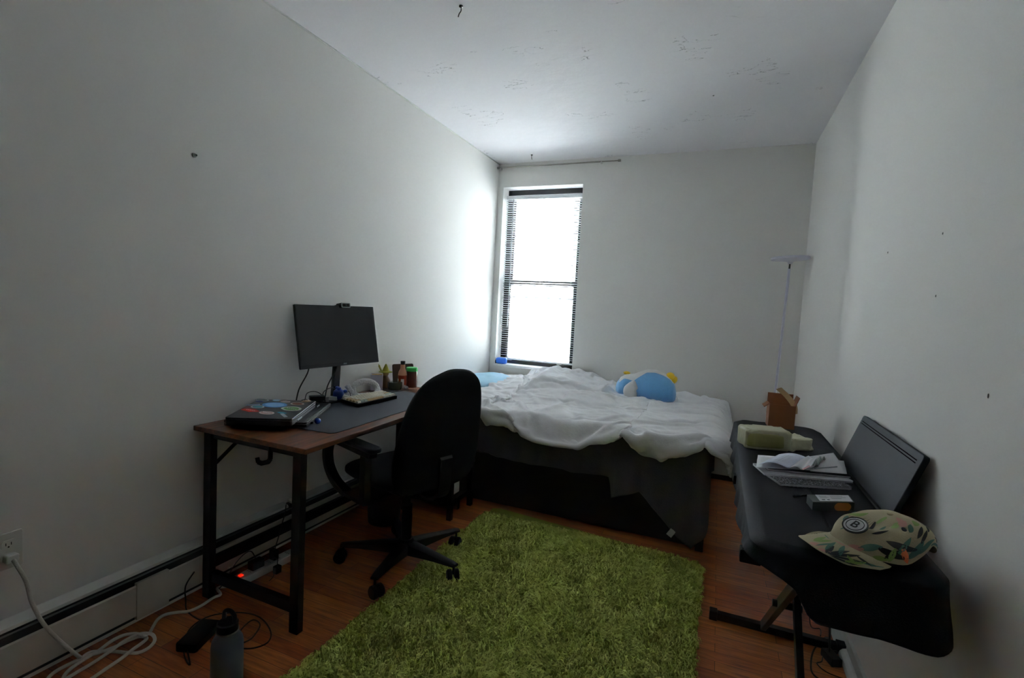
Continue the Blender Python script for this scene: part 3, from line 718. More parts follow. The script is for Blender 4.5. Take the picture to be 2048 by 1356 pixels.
# webcam on the monitor's top edge
wc = thing('webcam', mc+upv*.33+rt*.005, 'small black and silver webcam clipped on top of the monitor', 'webcam')
Mw = MMn @ Matrix.Translation((.045, .3275, -.005))
bm = B(); prism(bm, rrect(-.032, -.011, .034, .017, .006), -.018, .022, Mw); part('body', bm, BLKGLOSS, wc, bevel=.002)
bm = B(); prism(bm, rrect(-.031, -.010, .033, .016, .006), .0221, .0241, Mw); part('bezel', bm, mat('silver_plastic', '#9fa3a6', .3, .4), wc)
bm = B(); prism(bm, rrect(-.024, -.006, .026, .012, .004), .0242, .0252, Mw); f = part('front_glass', bm, BLKGLOSS, wc)
bm = B(); lathe(bm, [(0, .0253), (.006, .0253), (.005, .0265), (0, .0265)], 20, Mw @ Matrix.Translation((.0, .003, 0))); part('lens', bm, mat('lens_blue_black', '#1c2430', .08), f)
bm = B(); box(bm, (-.05, -.004, -.022), (-.032, .006, .004), Mw); part('clip', bm, BLKPLAS, wc, bevel=.002)

# ------------------------------------------------------------------ laptops
la = .503; e1 = Vector((math.cos(la), math.sin(la), 0)); 
def lapM(org, tl=0): return Matrix.Translation(Vector(org)) @ Matrix.Rotation(la, 4, 'Z') @ Matrix.Rotation(tl, 4, 'X')
LAPG = mat('dark_grey_aluminium', '#17181c', .5, 0, vary=.08, spec=.25)
ll = thing('laptop', (-1.76, 1.70, DT), 'larger black laptop with a silver front edge lying under the stickered one', 'laptop', None)
Ml = lapM((-1.875, 1.432, DT+.006), .0)
bm = B(); prism(bm, rrect(.0, 0, .335, .42, .012), 0, .012, Ml); part('base_case', bm, BLKPLAS, ll, bevel=.002)
bm = B(); prism(bm, rrect(0, 0, .335, .42, .012), .013, .021, Ml); part('lid', bm, LAPG, ll, bevel=.002)
bm = B(); box(bm, (.3285, .02, .0212), (.3315, .40, .0222), Ml); part('edge_strip', bm, mat('silver_edge', '#b9bcc2', .25, .8), ll)
bm = B(); box(bm, (.318, .02, .0212), (.3188, .40, .0218), Ml); part('edge_strip', bm, mat('silver_edge', '#b9bcc2', .25, .8), ll)
for sx in (.03, .285):
    for sy in (.03, .39):
        bm = B(); lathe(bm, [(0, -.0058), (.008, -.0058), (.008, 0), (0, 0)], 12, Ml @ Matrix.Translation((sx, sy, 0))); part('rubber_foot', bm, CABLE, ll)
bm = B(); box(bm, (.285, .02, .0215), (.294, .08, .0285), Ml)
tag(part('usb_stick', bm, mat('grey_metal_stick', '#55585e', .3, .7), None, bevel=.001), 'small grey stick lying on the bare edge of the lower laptop', 'usb stick')
bm = B(); box(bm, (.290, .30, .0215), (.298, .345, .0275), Ml)
tag(part('usb_stick', bm, mat('grey_metal_stick', '#55585e', .3, .7), None, bevel=.001), 'small grey stick on the lower laptop nearest the monitor stand', 'usb stick')
st = thing('laptop', (-1.83, 1.55, .76), 'closed black laptop covered with colourful round stickers, topmost on the desk stack', 'laptop')
Ms = lapM((-1.823, 1.400, .7705), .02)
bm = B(); prism(bm, rrect(0, 0, .262, .352, .010), -.012, .008, Ms); part('base_case', bm, LAPG, st, bevel=.002)
bm = B(); prism(bm, rrect(0, 0, .262, .352, .010), .0092, .018, Ms); part('lid', bm, mat('black_laptop_lid', '#1e2024', .3, .2), st, bevel=.0015)
bm = B(); box(bm, (.2615, .012, .001), (.2625, .34, .0035), Ms); part('edge_trim', bm, mat('silver_edge', '#b9bcc2', .25, .8), st)
bm = B(); box(bm, (.2615, .012, .0105), (.2625, .34, .0135), Ms); part('edge_trim', bm, mat('silver_edge', '#b9bcc2', .25, .8), st)
Ti = Ms.inverted()
def on_lid(px, py):
    o_ = Ti @ CAMP; d_ = Ti.to_3x3() @ ray(px, py); t_ = (.0181-o_.z)/d_.z; return o_+d_*t_
def blob(n, r, seed, jag=.12):
    return [(r[0]*(1+jag*nz3(math.cos(2*PI*k/n)*1.5, math.sin(2*PI*k/n)*1.5, seed))*math.cos(2*PI*k/n), r[1]*(1+jag*nz3(math.cos(2*PI*k/n)*1.5+9, math.sin(2*PI*k/n)*1.5, seed))*math.sin(2*PI*k/n)) for k in range(n)]
stk = [  # zoom centre, size (m), rotation, outer colour, inner colour, label
 (885, 180, .070, .040, 0, '#b9bcb8', '#7e8078', 'grey oval sticker'), (765, 222, .036, .022, 0, '#4a4f8a', '#3b3f78', 'purple sticker'), (655, 270, .052, .012, .9, '#b8c8de', '#8fb0d8', 'pale blue slanted strip sticker'),
 (785, 298, .056, .044, 0, '#cfd6d6', '#3f97a6', 'teal oval sticker with white rim'), (1020, 272, .104, .084, 0, '#5c9ad6', '#8dbbe6', 'big round sky blue sticker'), (690, 345, .078, .042, 0, '#c22a22', '#d8483e', 'red sticker with white script'),
 (910, 380, .064, .044, 0, '#d8c3bc', '#c79d94', 'pink oval sticker'), (1065, 203, .040, .030, 0, '#9fc4dc', '#b8d6e6', 'light blue sticker'), (1190, 175, .026, .046, 0, '#a79f97', '#8a7d72', 'taupe sticker'),
 (1165, 228, .050, .030, 0, '#d8d2ce', '#cdb4aa', 'white animal shaped sticker'), (1330, 258, .060, .046, 0, '#c9c2b6', '#7b4a34', 'brown oval sticker with white rim'), (1250, 325, .084, .062, 0, '#d0d6ca', '#5f9a48', 'green leafy sticker with white rim'),
 (1120, 381, .046, .020, 0, '#2c7f9e', '#3aa0b8', 'teal sticker'), (1145, 414, .060, .013, -.5, '#d4dade', '#c2ccd4', 'white bar sticker'), (1485, 200, .038, .042, 0, '#b89a74', '#9a7a54', 'tan oval sticker')]
for i, (zx, zy, w_, h_, rz_, ca, cb, lb_) in enumerate(stk):
    c = on_lid(400+zx/6.827, 770+zy/6.827)
    w2, h2 = w_*.56, h_*.56
    Mst = Ms @ Matrix.Translation((min(max(c.x, .02), .245), min(max(c.y, .02), .335), .0182)) @ Matrix.Rotation(-la+rz_, 4, 'Z')
    bar = h_ < .0135
    pts = [(-w2, -h2), (w2, -h2), (w2, h2), (-w2, h2)] if bar else blob(28, (w2, h2), i*3.1, .25 if i in (1, 5, 9, 11) else .04)
    bm = B(); prism(bm, pts, 0, .0004, Mst); s0 = part('sticker', bm, mat('sticker_'+ca[1:], ca, .5), st, label=lb_)
    bm = B(); prism(bm, [(x*.78, y*.72) for x, y in pts], .0005, .0008, Mst); part('print', bm, mat('sticker_'+cb[1:], cb, .5), s0)
    if i in (5, 6, 9, 11, 13):
        bm = B(); tube(bm, [Mst @ Vector((-w2*.6+w2*1.2*k/9, h2*.18*(-1)**k, .0009)) for k in range(10)], .0009, 4, smoothn=3); part('script', bm, PAPER, s0)

# bead bracelet with blue ball in front of the laptops
bd = thing('beaded_keychain', (-1.62, 1.64, DT), 'black beaded strap ending in a shiny blue ball beside the lower laptop', 'keychain')
PPa = catmull([(-1.655, 1.555, DT+.006), (-1.638, 1.60, DT+.006), (-1.628, 1.63, DT+.007), (-1.612, 1.655, DT+.010)], 6)
for i, p in enumerate(PPa):
    if i % 2 == 0:
        bm = B(); bmesh.ops.create_uvsphere(bm, u_segments=10, v_segments=7, radius=.0062, matrix=Matrix.Translation(p)); part('bead', bm, mat('dark_glass_bead', '#1b1a22', .12), bd, smooth='all')
for i in range(7):
    bm = B(); bmesh.ops.create_uvsphere(bm, u_segments=8, v_segments=6, radius=.0028, matrix=Matrix.Translation(Vector(PPa[i*2+3]) + Vector((.004, -.007, -.001)))); part('bead', bm, mat('clear_glass_bead', '#c8ccd2', .1), bd, smooth='all')
bm = B(); bmesh.ops.create_uvsphere(bm, u_segments=20, v_segments=12, radius=.0135, matrix=Matrix.Translation((-1.598, 1.676, DT+.016))); part('blue_ball', bm, mat('shiny_blue', '#1c3f9a', .2), bd, smooth='all')

# ------------------------------------------------------------------ small things on the desk
kb = thing('computer_keyboard', (-1.72, 2.25, DT), 'compact keyboard with cream and tan keycaps on a black case on the desk mat', 'keyboard')
K0 = onz(688, 803, DT+.03); K1 = onz(716, 812, DT+.022)
KM = Matrix.Translation((-1.668, 2.020, DT+.010)) @ Matrix.Rotation(1.474, 4, 'Z') @ Matrix.Rotation(math.radians(-7), 4, 'X') @ Matrix.Translation((0, 0, 0))
# x runs along the desk (left to right of the typist is away from the camera), y towards the wall
KM = Matrix.Translation((-1.672, 2.030, DT+.006)) @ Matrix.Rotation(math.radians(87), 4, 'Z') @ Matrix.Rotation(math.radians(5), 4, 'X')
bm = B(); prism(bm, rrect(0, 0, .315, .125, .006), 0, .018, KM); part('case', bm, BLKPLAS, kb, bevel=.002)
KC = mat('cream_keycap', '#d9d2c2', .6); KT = mat('tan_keycap', '#b79a72', .6); KG = mat('grey_keycap', '#9aa29a', .6)
rows_k = [[1]*13+[2], [1.5]+[1]*12+[1.5], [1.75]+[1]*11+[2.25], [2.25]+[1]*10+[2.75], [1.25, 1.25, 1.25, 6.25, 1.25, 1.25, 1.25, 1.25]]
cap_cache = {}
U = .0201
for r_i, row in enumerate(rows_k[::-1]):
    x = .008
    for k_i, w_ in enumerate(row):
        mt_ = KT if (r_i == 0 and w_ > 6) or (r_i in (1, 2, 3) and k_i == 0) or (r_i == 2 and k_i == len(row)-1) else (KG if (r_i == 0 and k_i in (1, 2)) or (r_i == 1 and k_i == len(row)-1) else KC)
        key = (w_, mt_.name)
        if key not in cap_cache:
            bm = B(); W_ = w_*U-.0012
            P = [(0, 0, 0), (W_, 0, 0), (W_, .0188, 0), (0, .0188, 0), (.0018, .0015, .0085), (W_-.0018, .0015, .0085), (W_-.0018, .0160, .0085), (.0018, .0160, .0085)]
            v_ = [bm.verts.new(p) for p in P]
            for f in ((3,2,1,0),(4,5,6,7),(0,1,5,4),(1,2,6,5),(2,3,7,6),(3,0,4,7)): bm.faces.new([v_[i] for i in f])
            me = bpy.data.meshes.new('keycap'); bmesh.ops.recalc_face_normals(bm, faces=bm.faces); bm.to_mesh(me); bm.free(); me.materials.append(mt_); cap_cache[key] = me
        o = bpy.data.objects.new('keycap', cap_cache[key]); link(o, kb, KM @ Matrix.Translation((x, .010+r_i*.0213, .0185)))
        x += w_*U
# black tray edge under the keyboard's front
# fluffy white headband with a bow, standing up on the mat
FLUFF = mat('white_fleece', '#dcdee0', .95, bump=.8, bscale=120, sheen=.6)
hb = thing('fluffy_headband', (-1.78, 2.26, DT+.003), 'fluffy white headband with a knotted bow standing between keyboard and wall', 'headband')
hc = Vector((-1.815, 2.262, DT+.049)); hax = Vector((.45, .89, 0)).normalized(); hup = Vector((-.30, .15, .94)).normalized()
def fluff_tube(pts, r, n=6, closed=False, seed=0):
    bm = B(); P = catmull(pts, n, closed); N_ = len(P)
    tube(bm, P, [((r[int(i*(len(r))/N_)] if isinstance(r, list) else r)*(1+.12*nz3(i*.9, seed, 1))) for i in range(N_)], 14, closed=closed)
    for v in bm.verts: v.co += Vector((nz3(v.co.x*90, v.co.y*90, v.co.z*90+seed), nz3(v.co.x*90+5, v.co.y*90, v.co.z*90), nz3(v.co.x*90, v.co.y*90+7, v.co.z*90)))*.003
    return bm
ringp = [hc + hax*(.073*math.cos(a)) + hup*(.050*math.sin(a)) for a in [2*PI*k/14 for k in range(14)]]
for p in ringp: p.z = max(p.z, DT+.019)
part('band', fluff_tube(ringp, .0170, 5, True), FLUFF, hb, smooth='all')
kn = hc - hax*.085 + Vector((0.004, -.002, -.004))
part('bow_knot', puff(kn, .034, .034, .038, 0, .8), FLUFF, hb, smooth='all')
for k, dv in enumerate(((-.022, -.008, .036), (-.004, -.020, -.030), (-.035, -.02, -.006))):
    part('bow_loop', fluff_tube([kn, kn+Vector(dv)*.6, kn+Vector(dv)], .0145, 5, False, k), FLUFF, hb, smooth='all')
# blue clip-like gadget and pale cylinder by the monitor stand
gd = thing('blue_gadget', (-1.83, 2.16, DT+.003), 'dark blue knobbly gadget beside the monitor stand', 'gadget')
BLU = mat('deep_blue_plastic', '#1d3f8c', .35); gp = onz(677, 789, DT+.04)
part('body', puff(gp, .055, .05, .06, .4, .7), BLU, gd, smooth='all')
for dv in ((.012, -.01, .034), (-.02, .012, .033), (.028, .02, .018)): part('knob', puff(gp+Vector(dv), .02, .02, .018, 0, .8), BLU, gd, smooth='all')
bm = B(); tube(bm, [gp+Vector((.02, .02, .02)), gp+Vector((.04, .04, .012)), gp+Vector((.05, .04, -.03)), gp+Vector((.045, .03, -.036))], .0018, 6, smoothn=6); part('wire', bm, CABLE, gd)
bm = B(); c_ = onz(692, 797, DT+.022)
lathe(bm, [(0, -.035), (.017, -.035), (.0185, -.03), (.0185, .03), (.017, .035), (0, .035)], 24, Matrix.Translation(c_+Vector((0, 0, .0))) @ Matrix.Rotation(1.2, 4, 'Z') @ Matrix.Rotation(PI/2, 4, 'X'))
tag(part('roll', bm, mat('pale_grey_green', '#b4b8ab', .7), None, smooth=1), 'short pale grey cylinder lying before the white headband', 'tube')
# cable tangle behind the laptops
def cable(name, pts, r, m_, label, parent=None, n=8, cat='cable'):
    bm = B(); tube(bm, pts, r, 8, smoothn=n)
    o = part(name, bm, m_, parent, smooth='all')
    return tag(o, label, cat) if parent is None else o
cable('cable', [(-1.93, 1.93, DT+.005), (-1.955, 1.97, DT+.055), (-1.945, 2.03, DT+.055), (-1.93, 2.06, DT+.02), (-1.95, 2.0, DT+.005), (-1.94, 1.94, DT+.03), (-1.96, 1.88, DT+.006)], .0022, CABLE, 'thin black cable looping behind the stickered laptop')
cable('cable', [(-1.90, 2.02, DT+.004), (-1.90, 2.03, DT+.06), (-1.90, 2.09, DT+.075), (-1.89, 2.13, DT+.05), (-1.87, 2.17, DT+.05), (-1.86, 2.2, DT+.01)], .0022, CABLE, 'thin black cable arching past the monitor stand')
bm = B(); box(bm, (-.02, -.012, 0), (.02, .012, .02), frame_at((-1.875, 2.075, DT+.013), .4)); tag(part('usb_adapter', bm, WHTPLAS, None, bevel=.002), 'small white adapter on the monitor base', 'adapter')
bm = B(); box(bm, (-.035, -.025, 0), (.04, .025, .022), frame_at((-1.885, 1.965, DT+.0285), .9)); tag(part('dock', bm, BLKPLAS, None, bevel=.003), 'black plastic dock between the laptops and the monitor stand', 'dock')

bx = thing('small_box', (-2.0+.065, 2.59, DT), 'small white and lilac carton open at the top near the wall', 'box')
BMx = frame_at((-1.945, 2.53, DT), .62); BW = mat('lilac_white_card', '#cfcad8', .6)
w_, d_, h_ = .072, .068, .098
for lo, hi in (((-w_/2, -d_/2, 0), (w_/2, d_/2, .002)), ((-w_/2, -d_/2, .002), (w_/2, -d_/2+.0015, h_)), ((-w_/2, d_/2-.0015, .002), (w_/2, d_/2, h_)), ((-w_/2, -d_/2+.0015, .002), (-w_/2+.0015, d_/2-.0015, h_)), ((w_/2-.0015, -d_/2+.0015, .002), (w_/2, d_/2-.0015, h_))):
    bm = B() if lo[2] == 0 else bm; box(bm, lo, hi, BMx)
part('carton', bm, BW, bx)
bm = B(); box(bm, (-w_/2+.004, -d_/2+.006, h_-.006), (w_/2-.006, d_/2-.004, h_-.003), BMx); part('yellow_insert', bm, mat('ochre_card', '#c79a2c', .7), bx)
bm = B(); box(bm, (-w_/2, -.001, 0), (w_/2*.2, .001, .03), BMx @ Matrix.Translation((0, d_/2, h_)) @ Matrix.Rotation(-1.9, 4, 'X')); part('flap', bm, BW, bx)

fg = thing('figurine', (-1.925, 2.655, DT), 'little brown figurine in a green pointed hat behind the white carton', 'figurine')
FM = Matrix.Translation((-1.950, 2.625, DT)); GRN = mat('moss_green_felt', '#8a8a25', .9); BRN = mat('brown_clay', '#5a3a1c', .7, vary=.3, scale=60)
bm = B(); lathe(bm, [(0, 0), (.034, 0), (.038, .02), (.030, .05), (.018, .07), (.016, .078), (0, .08)], 20, FM); part('body', bm, BRN, fg, smooth=1)
bm = B(); bmesh.ops.create_uvsphere(bm, u_segments=16, v_segments=10, radius=.020, matrix=FM @ Matrix.Translation((0, 0, .092))); part('head', bm, mat('tan_clay', '#8a6a38', .7), fg, smooth='all')
bm = B(); lathe(bm, [(0, .104), (.042, .100), (.044, .103), (.022, .110), (.013, .132), (.004, .152), (0, .154)], 20, FM); part('hat', bm, GRN, fg, smooth=1)
bm = B(); tube(bm, [FM @ Vector((-.018, -.016, .100)), FM @ Vector((-.034, -.022, .135)), FM @ Vector((-.040, -.024, .152))], [.004, .006, .002], 7, smoothn=4); part('feather', bm, GRN, fg)
bm = B(); lathe(bm, [(0, 0), (.04, 0), (.046, .02), (.046, .045), (.04, .048), (0, .046)], 20, Matrix.Translation((-1.868, 2.615, DT))); tag(part('ashtray', bm, mat('dark_olive_glass', '#3c3b26', .2), None, smooth=1), 'low dark olive glass dish before the small figurine', 'dish')
bm = B(); prism(bm, rrect(-.075, 0, .075, .135, .012), 0, .016, Matrix.Translation((-1.935, 2.80, DT+.004)) @ Matrix.Rotation(1.05, 4, 'Z') @ Matrix.Rotation(math.radians(80), 4, 'X'))
tag(part('wooden_board', bm, mat('dark_walnut', '#3a2316', .5, vary=.2, scale=40), None, bevel=.003), 'dark brown wooden board propped upright behind the sauce bottle', 'board')
sb = thing('sauce_bottle', (-1.866, 2.690, DT), 'red sauce bottle with a black cap and pale label on the desk', 'bottle')
SM = Matrix.Translation((-1.866, 2.690, DT))
bm = B(); lathe(bm, [(0, 0), (.026, 0), (.028, .004), (.028, .085), (.024, .105), (.0145, .125), (.0135, .150), (0, .150)], 28, SM); part('bottle', bm, mat('red_sauce_glass', '#8c2c14', .2), sb, smooth=1)
bm = B(); lathe(bm, [(.0275, .083), (.0242, .106), (.0150, .1255), (.0142, .152), (.0, .152)], 28, SM @ Matrix.Diagonal((1.03, 1.03, 1, 1))); part('neck_sleeve', bm, mat('peach_neck', '#c98a6c', .45), sb, smooth=1)
bm = B(); lathe(bm, [(0, .152), (.0155, .152), (.0155, .172), (.0145, .174), (0, .174)], 24, SM); part('cap', bm, BLKPLAS, sb, smooth=1)
bm = B(); prof = [(.0284, .022), (.0286, .023), (.0286, .062), (.0284, .063)]
for a0 in (3.6, 5.0):
    V = [[bm.verts.new(SM @ Vector((.0287*math.cos(a0+.7*k/8), .0287*math.sin(a0+.7*k/8), z))) for z in (.020, .060)] for k in range(9)]
    for k in range(8): bm.faces.new((V[k][0], V[k+1][0], V[k+1][1], V[k][1]))
part('label_print', bm, PAPER, sb)
jr = thing('spice_jar', (-1.836, 2.752, DT), 'glass jar of dark brown spice with a bright green lid', 'jar')
JM = Matrix.Translation((-1.836, 2.752, DT))
bm = B(); lathe(bm, [(0, 0), (.033, 0), (.035, .005), (.035, .100), (.030, .108), (0, .108)], 28, JM); part('jar', bm, mat('brown_spice', '#4a2216', .2, vary=.5, scale=90), jr, smooth=1)
bm = B(); lathe(bm, [(0, .106), (.037, .106), (.038, .109), (.038, .126), (.036, .130), (0, .130)], 28, JM); part('lid', bm, mat('bright_green_plastic', '#1f9a3c', .35), jr, smooth=1)
bm = B()
for k in range(5):
    c = Vector((-1.83+.02*math.cos(k*2.1), 2.66+.02*math.sin(k*1.7), DT+.012)); bmesh.ops.create_icosphere(bm, subdivisions=1, radius=.014, matrix=Matrix.Translation(c) @ Matrix.Diagonal((1, .8, .8, 1)))
tag(part('plastic_wrap', bm, mat('crinkled_clear_film', '#c6ccd2', .08, spec=.9, alpha=.45), None), 'crumpled clear wrap lying at the foot of the sauce bottle', 'wrap')
cable('cable', [(-1.80, 2.45, DT+.005), (-1.79, 2.55, DT+.006), (-1.775, 2.62, DT+.006), (-1.73, 2.66, DT+.005)], .002, CABLE, 'thin black cable lying across the far end of the desk mat')

# ------------------------------------------------------------------ office chair
CF = Vector((-.94, .32, 0)).normalized(); CL = Vector((-CF.y, CF.x, 0))
CM = Matrix((CF, CL, Vector((0, 0, 1)))).transposed().to_4x4(); CM.translation = Vector((-1.35, 2.03, 0))   # x forward, y to the sitter's left
ch = thing('office_chair', (-1.35, 2.03, 0), 'black padded office swivel chair with loop armrests pulled up to the desk', 'chair')
def xf(bm, M): bmesh.ops.transform(bm, matrix=M, verts=bm.verts); return bm
# backrest: padded, gently curved, rounded top
half = [(.0, 1.003), (.06, 1.002), (.12, .992), (.17, .968), (.20, .935), (.222, .88), (.235, .80), (.243, .70), (.243, .60), (.232, .52), (.205, .468), (.15, .445), (.07, .438), (0, .437)]
lft = [(.0, 1.001), (.05, .990), (.10, .968), (.15, .928), (.188, .870), (.212, .80), (.232, .71), (.243, .62), (.243, .55), (.232, .50), (.205, .462), (.15, .445), (.07, .438), (0, .437)]
out2 = [(-y, z) for y, z in half] + [(y, z) for y, z in lft[::-1][1:-1]]
out2 = [(p.x, p.y) for p in catmull([Vector((y, z, 0)) for y, z in out2], 3, True)]
cy, cz = 0, .70
def bk(y, z, d): # d: depth offset
    lean = -(z-.44)*.10; curve = .35*y*y
    return Vector((-.215+lean+curve+d, y, z))
bm = B(); rows = []
for sc_, d in ((.0, -.030), (.35, -.031), (.70, -.029), (.88, -.026), (.97, -.018), (1.0, 0), (.97, .020), (.88, .032), (.70, .040), (.35, .044), (.0, .046)):
    if sc_ == 0: rows.append([bm.verts.new(bk(cy, cz, d))])
    else: rows.append([bm.verts.new(bk(cy+(y-cy)*sc_, cz+(z-cz)*sc_, d)) for y, z in out2])
nR = len(out2)
for A_, C_ in zip(rows[:-1], rows[1:]):
    for k in range(nR):
        k2 = (k+1) % nR
        if len(A_) == 1: bm.faces.new((A_[0], C_[k], C_[k2]))
        elif len(C_) == 1: bm.faces.new((A_[k], A_[k2], C_[0]))
        else: bm.faces.new((A_[k], A_[k2], C_[k2], C_[k]))
part('backrest', xf(bm, CM), BLKFAB, ch, smooth='all')
# seat cushion
def seat_fn(u, v):
    th = 2*PI*u; ph = PI*(v-.5); e = .5
    cs = math.copysign(abs(math.cos(th))**e, math.cos(th)); sn = math.copysign(abs(math.sin(th))**e, math.sin(th)); cp = abs(math.cos(ph))**.45
    x = .235*cs*cp; z = .042*math.copysign(abs(math.sin(ph))**.7, math.sin(ph))
    if x > .12: z -= (x-.12)**2*2.2
    return (x+.035, .245*sn*cp, .478+z)
bm = B(); grid(bm, seat_fn, 48, 20, closeu=True); bmesh.ops.remove_doubles(bm, verts=bm.verts, dist=.0005)
part('seat', xf(bm, CM), BLKFAB, ch, smooth='all')
part('seat_pan', box(B(), (-.16, -.17, .425), (.19, .17, .44), CM), BLKPLAS, ch, bevel=.005)
part('tilt_mechanism', box(B(), (-.11, -.055, .375), (.10, .055, .426), CM), BLKPLAS, ch, bevel=.006)
bm = B(); P = [(-.08, 0, .40), (-.19, 0, .395), (-.250, 0, .43), (-.262, 0, .52), (-.268, 0, .60)]
P = catmull(P, 5)
rows = [[bm.verts.new(CM @ (p+Vector((dx, dy, dz)))) for dx, dy, dz in ((0, -.035, .006), (0, .035, .006), (-.008, .035, -.006), (-.008, -.035, -.006))] for p in P]
for A_, C_ in zip(rows[:-1], rows[1:]):
    for k in range(4): bm.faces.new((A_[k], A_[(k+1) % 4], C_[(k+1) % 4], C_[k]))
bm.faces.new(rows[0]); bm.faces.new(rows[-1][::-1]); part('back_bracket', bm, BLKPLAS, ch)
bm = B(); tube(bm, [CM @ Vector(p) for p in ((.03, -.05, .40), (.04, -.16, .395), (.045, -.23, .41))], .005, 8, smoothn=4); part('height_lever', bm, BLKPLAS, ch, smooth='all')
def strap(path, wd, th, side):
    P = catmull(path, 5); bm = B(); rows = []
    for i, p in enumerate(P):
        d = (P[min(i+1, len(P)-1)]-P[max(i-1, 0)]).normalized(); nrm = Vector((-d.z, 0, d.x))
        rows.append([bm.verts.new(CM @ (p+Vector((0, a*wd/2, 0))+nrm*b*th/2)) for a, b in ((-1, -1), (1, -1), (1, 1), (-1, 1))])
    for A_, C_ in zip(rows[:-1], rows[1:]):
        for k in range(4): bm.faces.new((A_[k], A_[(k+1) % 4], C_[(k+1) % 4], C_[k]))
    bm.faces.new(rows[0]); bm.faces.new(rows[-1][::-1]); return bm
for s in (1, -1):
    y = s*.285
    a = part('armrest', strap([Vector((-.12, y, .628)), Vector((.06, y, .632)), Vector((.17, y, .632)), Vector((.235, y, .615)), Vector((.262, y, .56)), Vector((.245, y, .49)), Vector((.18, y, .435)), Vector((.08, y, .405))], .045, .030, s), BLKPLAS, ch, smooth=1, bevel=.004)
    bm = B(); prism(bm, rrect(-.15, -.032, .12, .032, .025), .642, .664, CM @ Matrix.Translation((0, y, 0))); part('arm_pad', bm, mat('satin_black_urethane', '#22242b', .35), a, bevel=.006)
    part('arm_post', box(B(), (-.085, y-.018, .40), (-.045, y+.018, .63), CM), BLKPLAS, a, bevel=.004)
    part('arm_bracket', box(B(), (-.085, min(y+s*.018, s*.06), .396), (.10, max(y+s*.018, s*.06), .412), CM), BLKPLAS, a)
bm = B(); lathe(bm, [(0, .09), (.026, .09), (.026, .25), (.0245, .252), (.0245, .30), (.015, .302), (.015, .38), (0, .38)], 24, CM); part('gas_cylinder', bm, BLKMETAL, ch, smooth=1)
bm = B(); lathe(bm, [(0, .055), (.036, .055), (.042, .07), (.042, .115), (.034, .13), (0, .13)], 28, CM); part('base_hub', bm, BLKPLAS, ch, smooth=1)
RUGH = .022
for k in range(5):
    ang = math.radians(-81+72*k)
    AM = Matrix.Translation((-1.35, 2.03, 0)) @ Matrix.Rotation(ang, 4, 'Z')
    bm = B(); rows = []
    for x, w_, z0, z1 in ((.03, .030, .060, .118), (.10, .026, .068, .115), (.20, .022, .078, .107), (.29, .019, .083, .100), (.315, .016, .083, .096)):
        rows.append([bm.verts.new(AM @ Vector((x, a*w_, z))) for a, z in ((-1, z0), (1, z0), (1, z1-.006), (.6, z1), (-.6, z1), (-1, z1-.006))])
    for A_, C_ in zip(rows[:-1], rows[1:]):
        for q_ in range(6): bm.faces.new((A_[q_], A_[(q_+1) % 6], C_[(q_+1) % 6], C_[q_]))
    bm.faces.new(rows[0]); bm.faces.new(rows[-1][::-1])
    lg = part('base_leg', bm, BLKPLAS, ch, smooth=1)
    WM = AM @ Matrix.Translation((.302, 0, 0)) @ Matrix.Rotation(1.1+k*1.3, 4, 'Z')
    bm = B()
    for s in (-1, 1): lathe(bm, [(0, 0), (.022, 0), (.029, .003), (.029, .018), (.024, .023), (0, .023)], 20, WM @ Matrix.Translation((.014, s*.005, .030)) @ Matrix.Rotation(-s*PI/2, 4, 'X'))
    cs_ = part('caster', bm, BLKPLAS, lg, smooth=1)
    bm = B(); tube(bm, [WM @ Vector((0, 0, .045)), WM @ Vector((0, 0, .088))], .006, 8); tube(bm, [WM @ Vector((0, 0, .05)), WM @ Vector((.014, 0, .047))], .009, 8); part('caster_stem', bm, BLKPLAS, lg)

# ------------------------------------------------------------------ green shag rug
rug = thing('shag_rug', (-.62, 1.9, 0), 'lime green shag rug covering the middle of the wooden floor', 'rug')
RC = [(-1.262, .62), (.012, .62), (.012, 2.735), (-1.243, 2.868)]    # near-left, near-right, far-right, far-left
def rug_in(x, y):
    if y > 2.868-(x+1.243)/1.255*.133: return False
    return True
bm = B(); pts = [(RC[0][0], RC[0][1]), (RC[1][0], RC[1][1]), (.012, 2.66), (-.03, 2.735), (-.06, 2.745), (-1.20, 2.862), (-1.243, 2.84)]
prism(bm, pts, .0, .006); part('backing', bm, mat('rug_backing', '#8f9a48', .95), rug)
GM = bpy.data.materials.new('green_shag_pile'); GM.use_nodes = True
nt = GM.node_tree; N = nt.nodes; L = nt.links; b = N['Principled BSDF']
at_ = N.new('ShaderNodeAttribute'); at_.attribute_name = 'tone'; rp = N.new('ShaderNodeValToRGB')
rp.color_ramp.elements[0].color = srgb('#a3ad4a'); rp.color_ramp.elements[1].color = srgb('#e2e684'); L.new(at_.outputs['Fac'], rp.inputs[0]); L.new(rp.outputs[0], b.inputs['Base Color'])
b.inputs['Roughness'].default_value = .9; b.inputs['Specular IOR Level'].default_value = .15
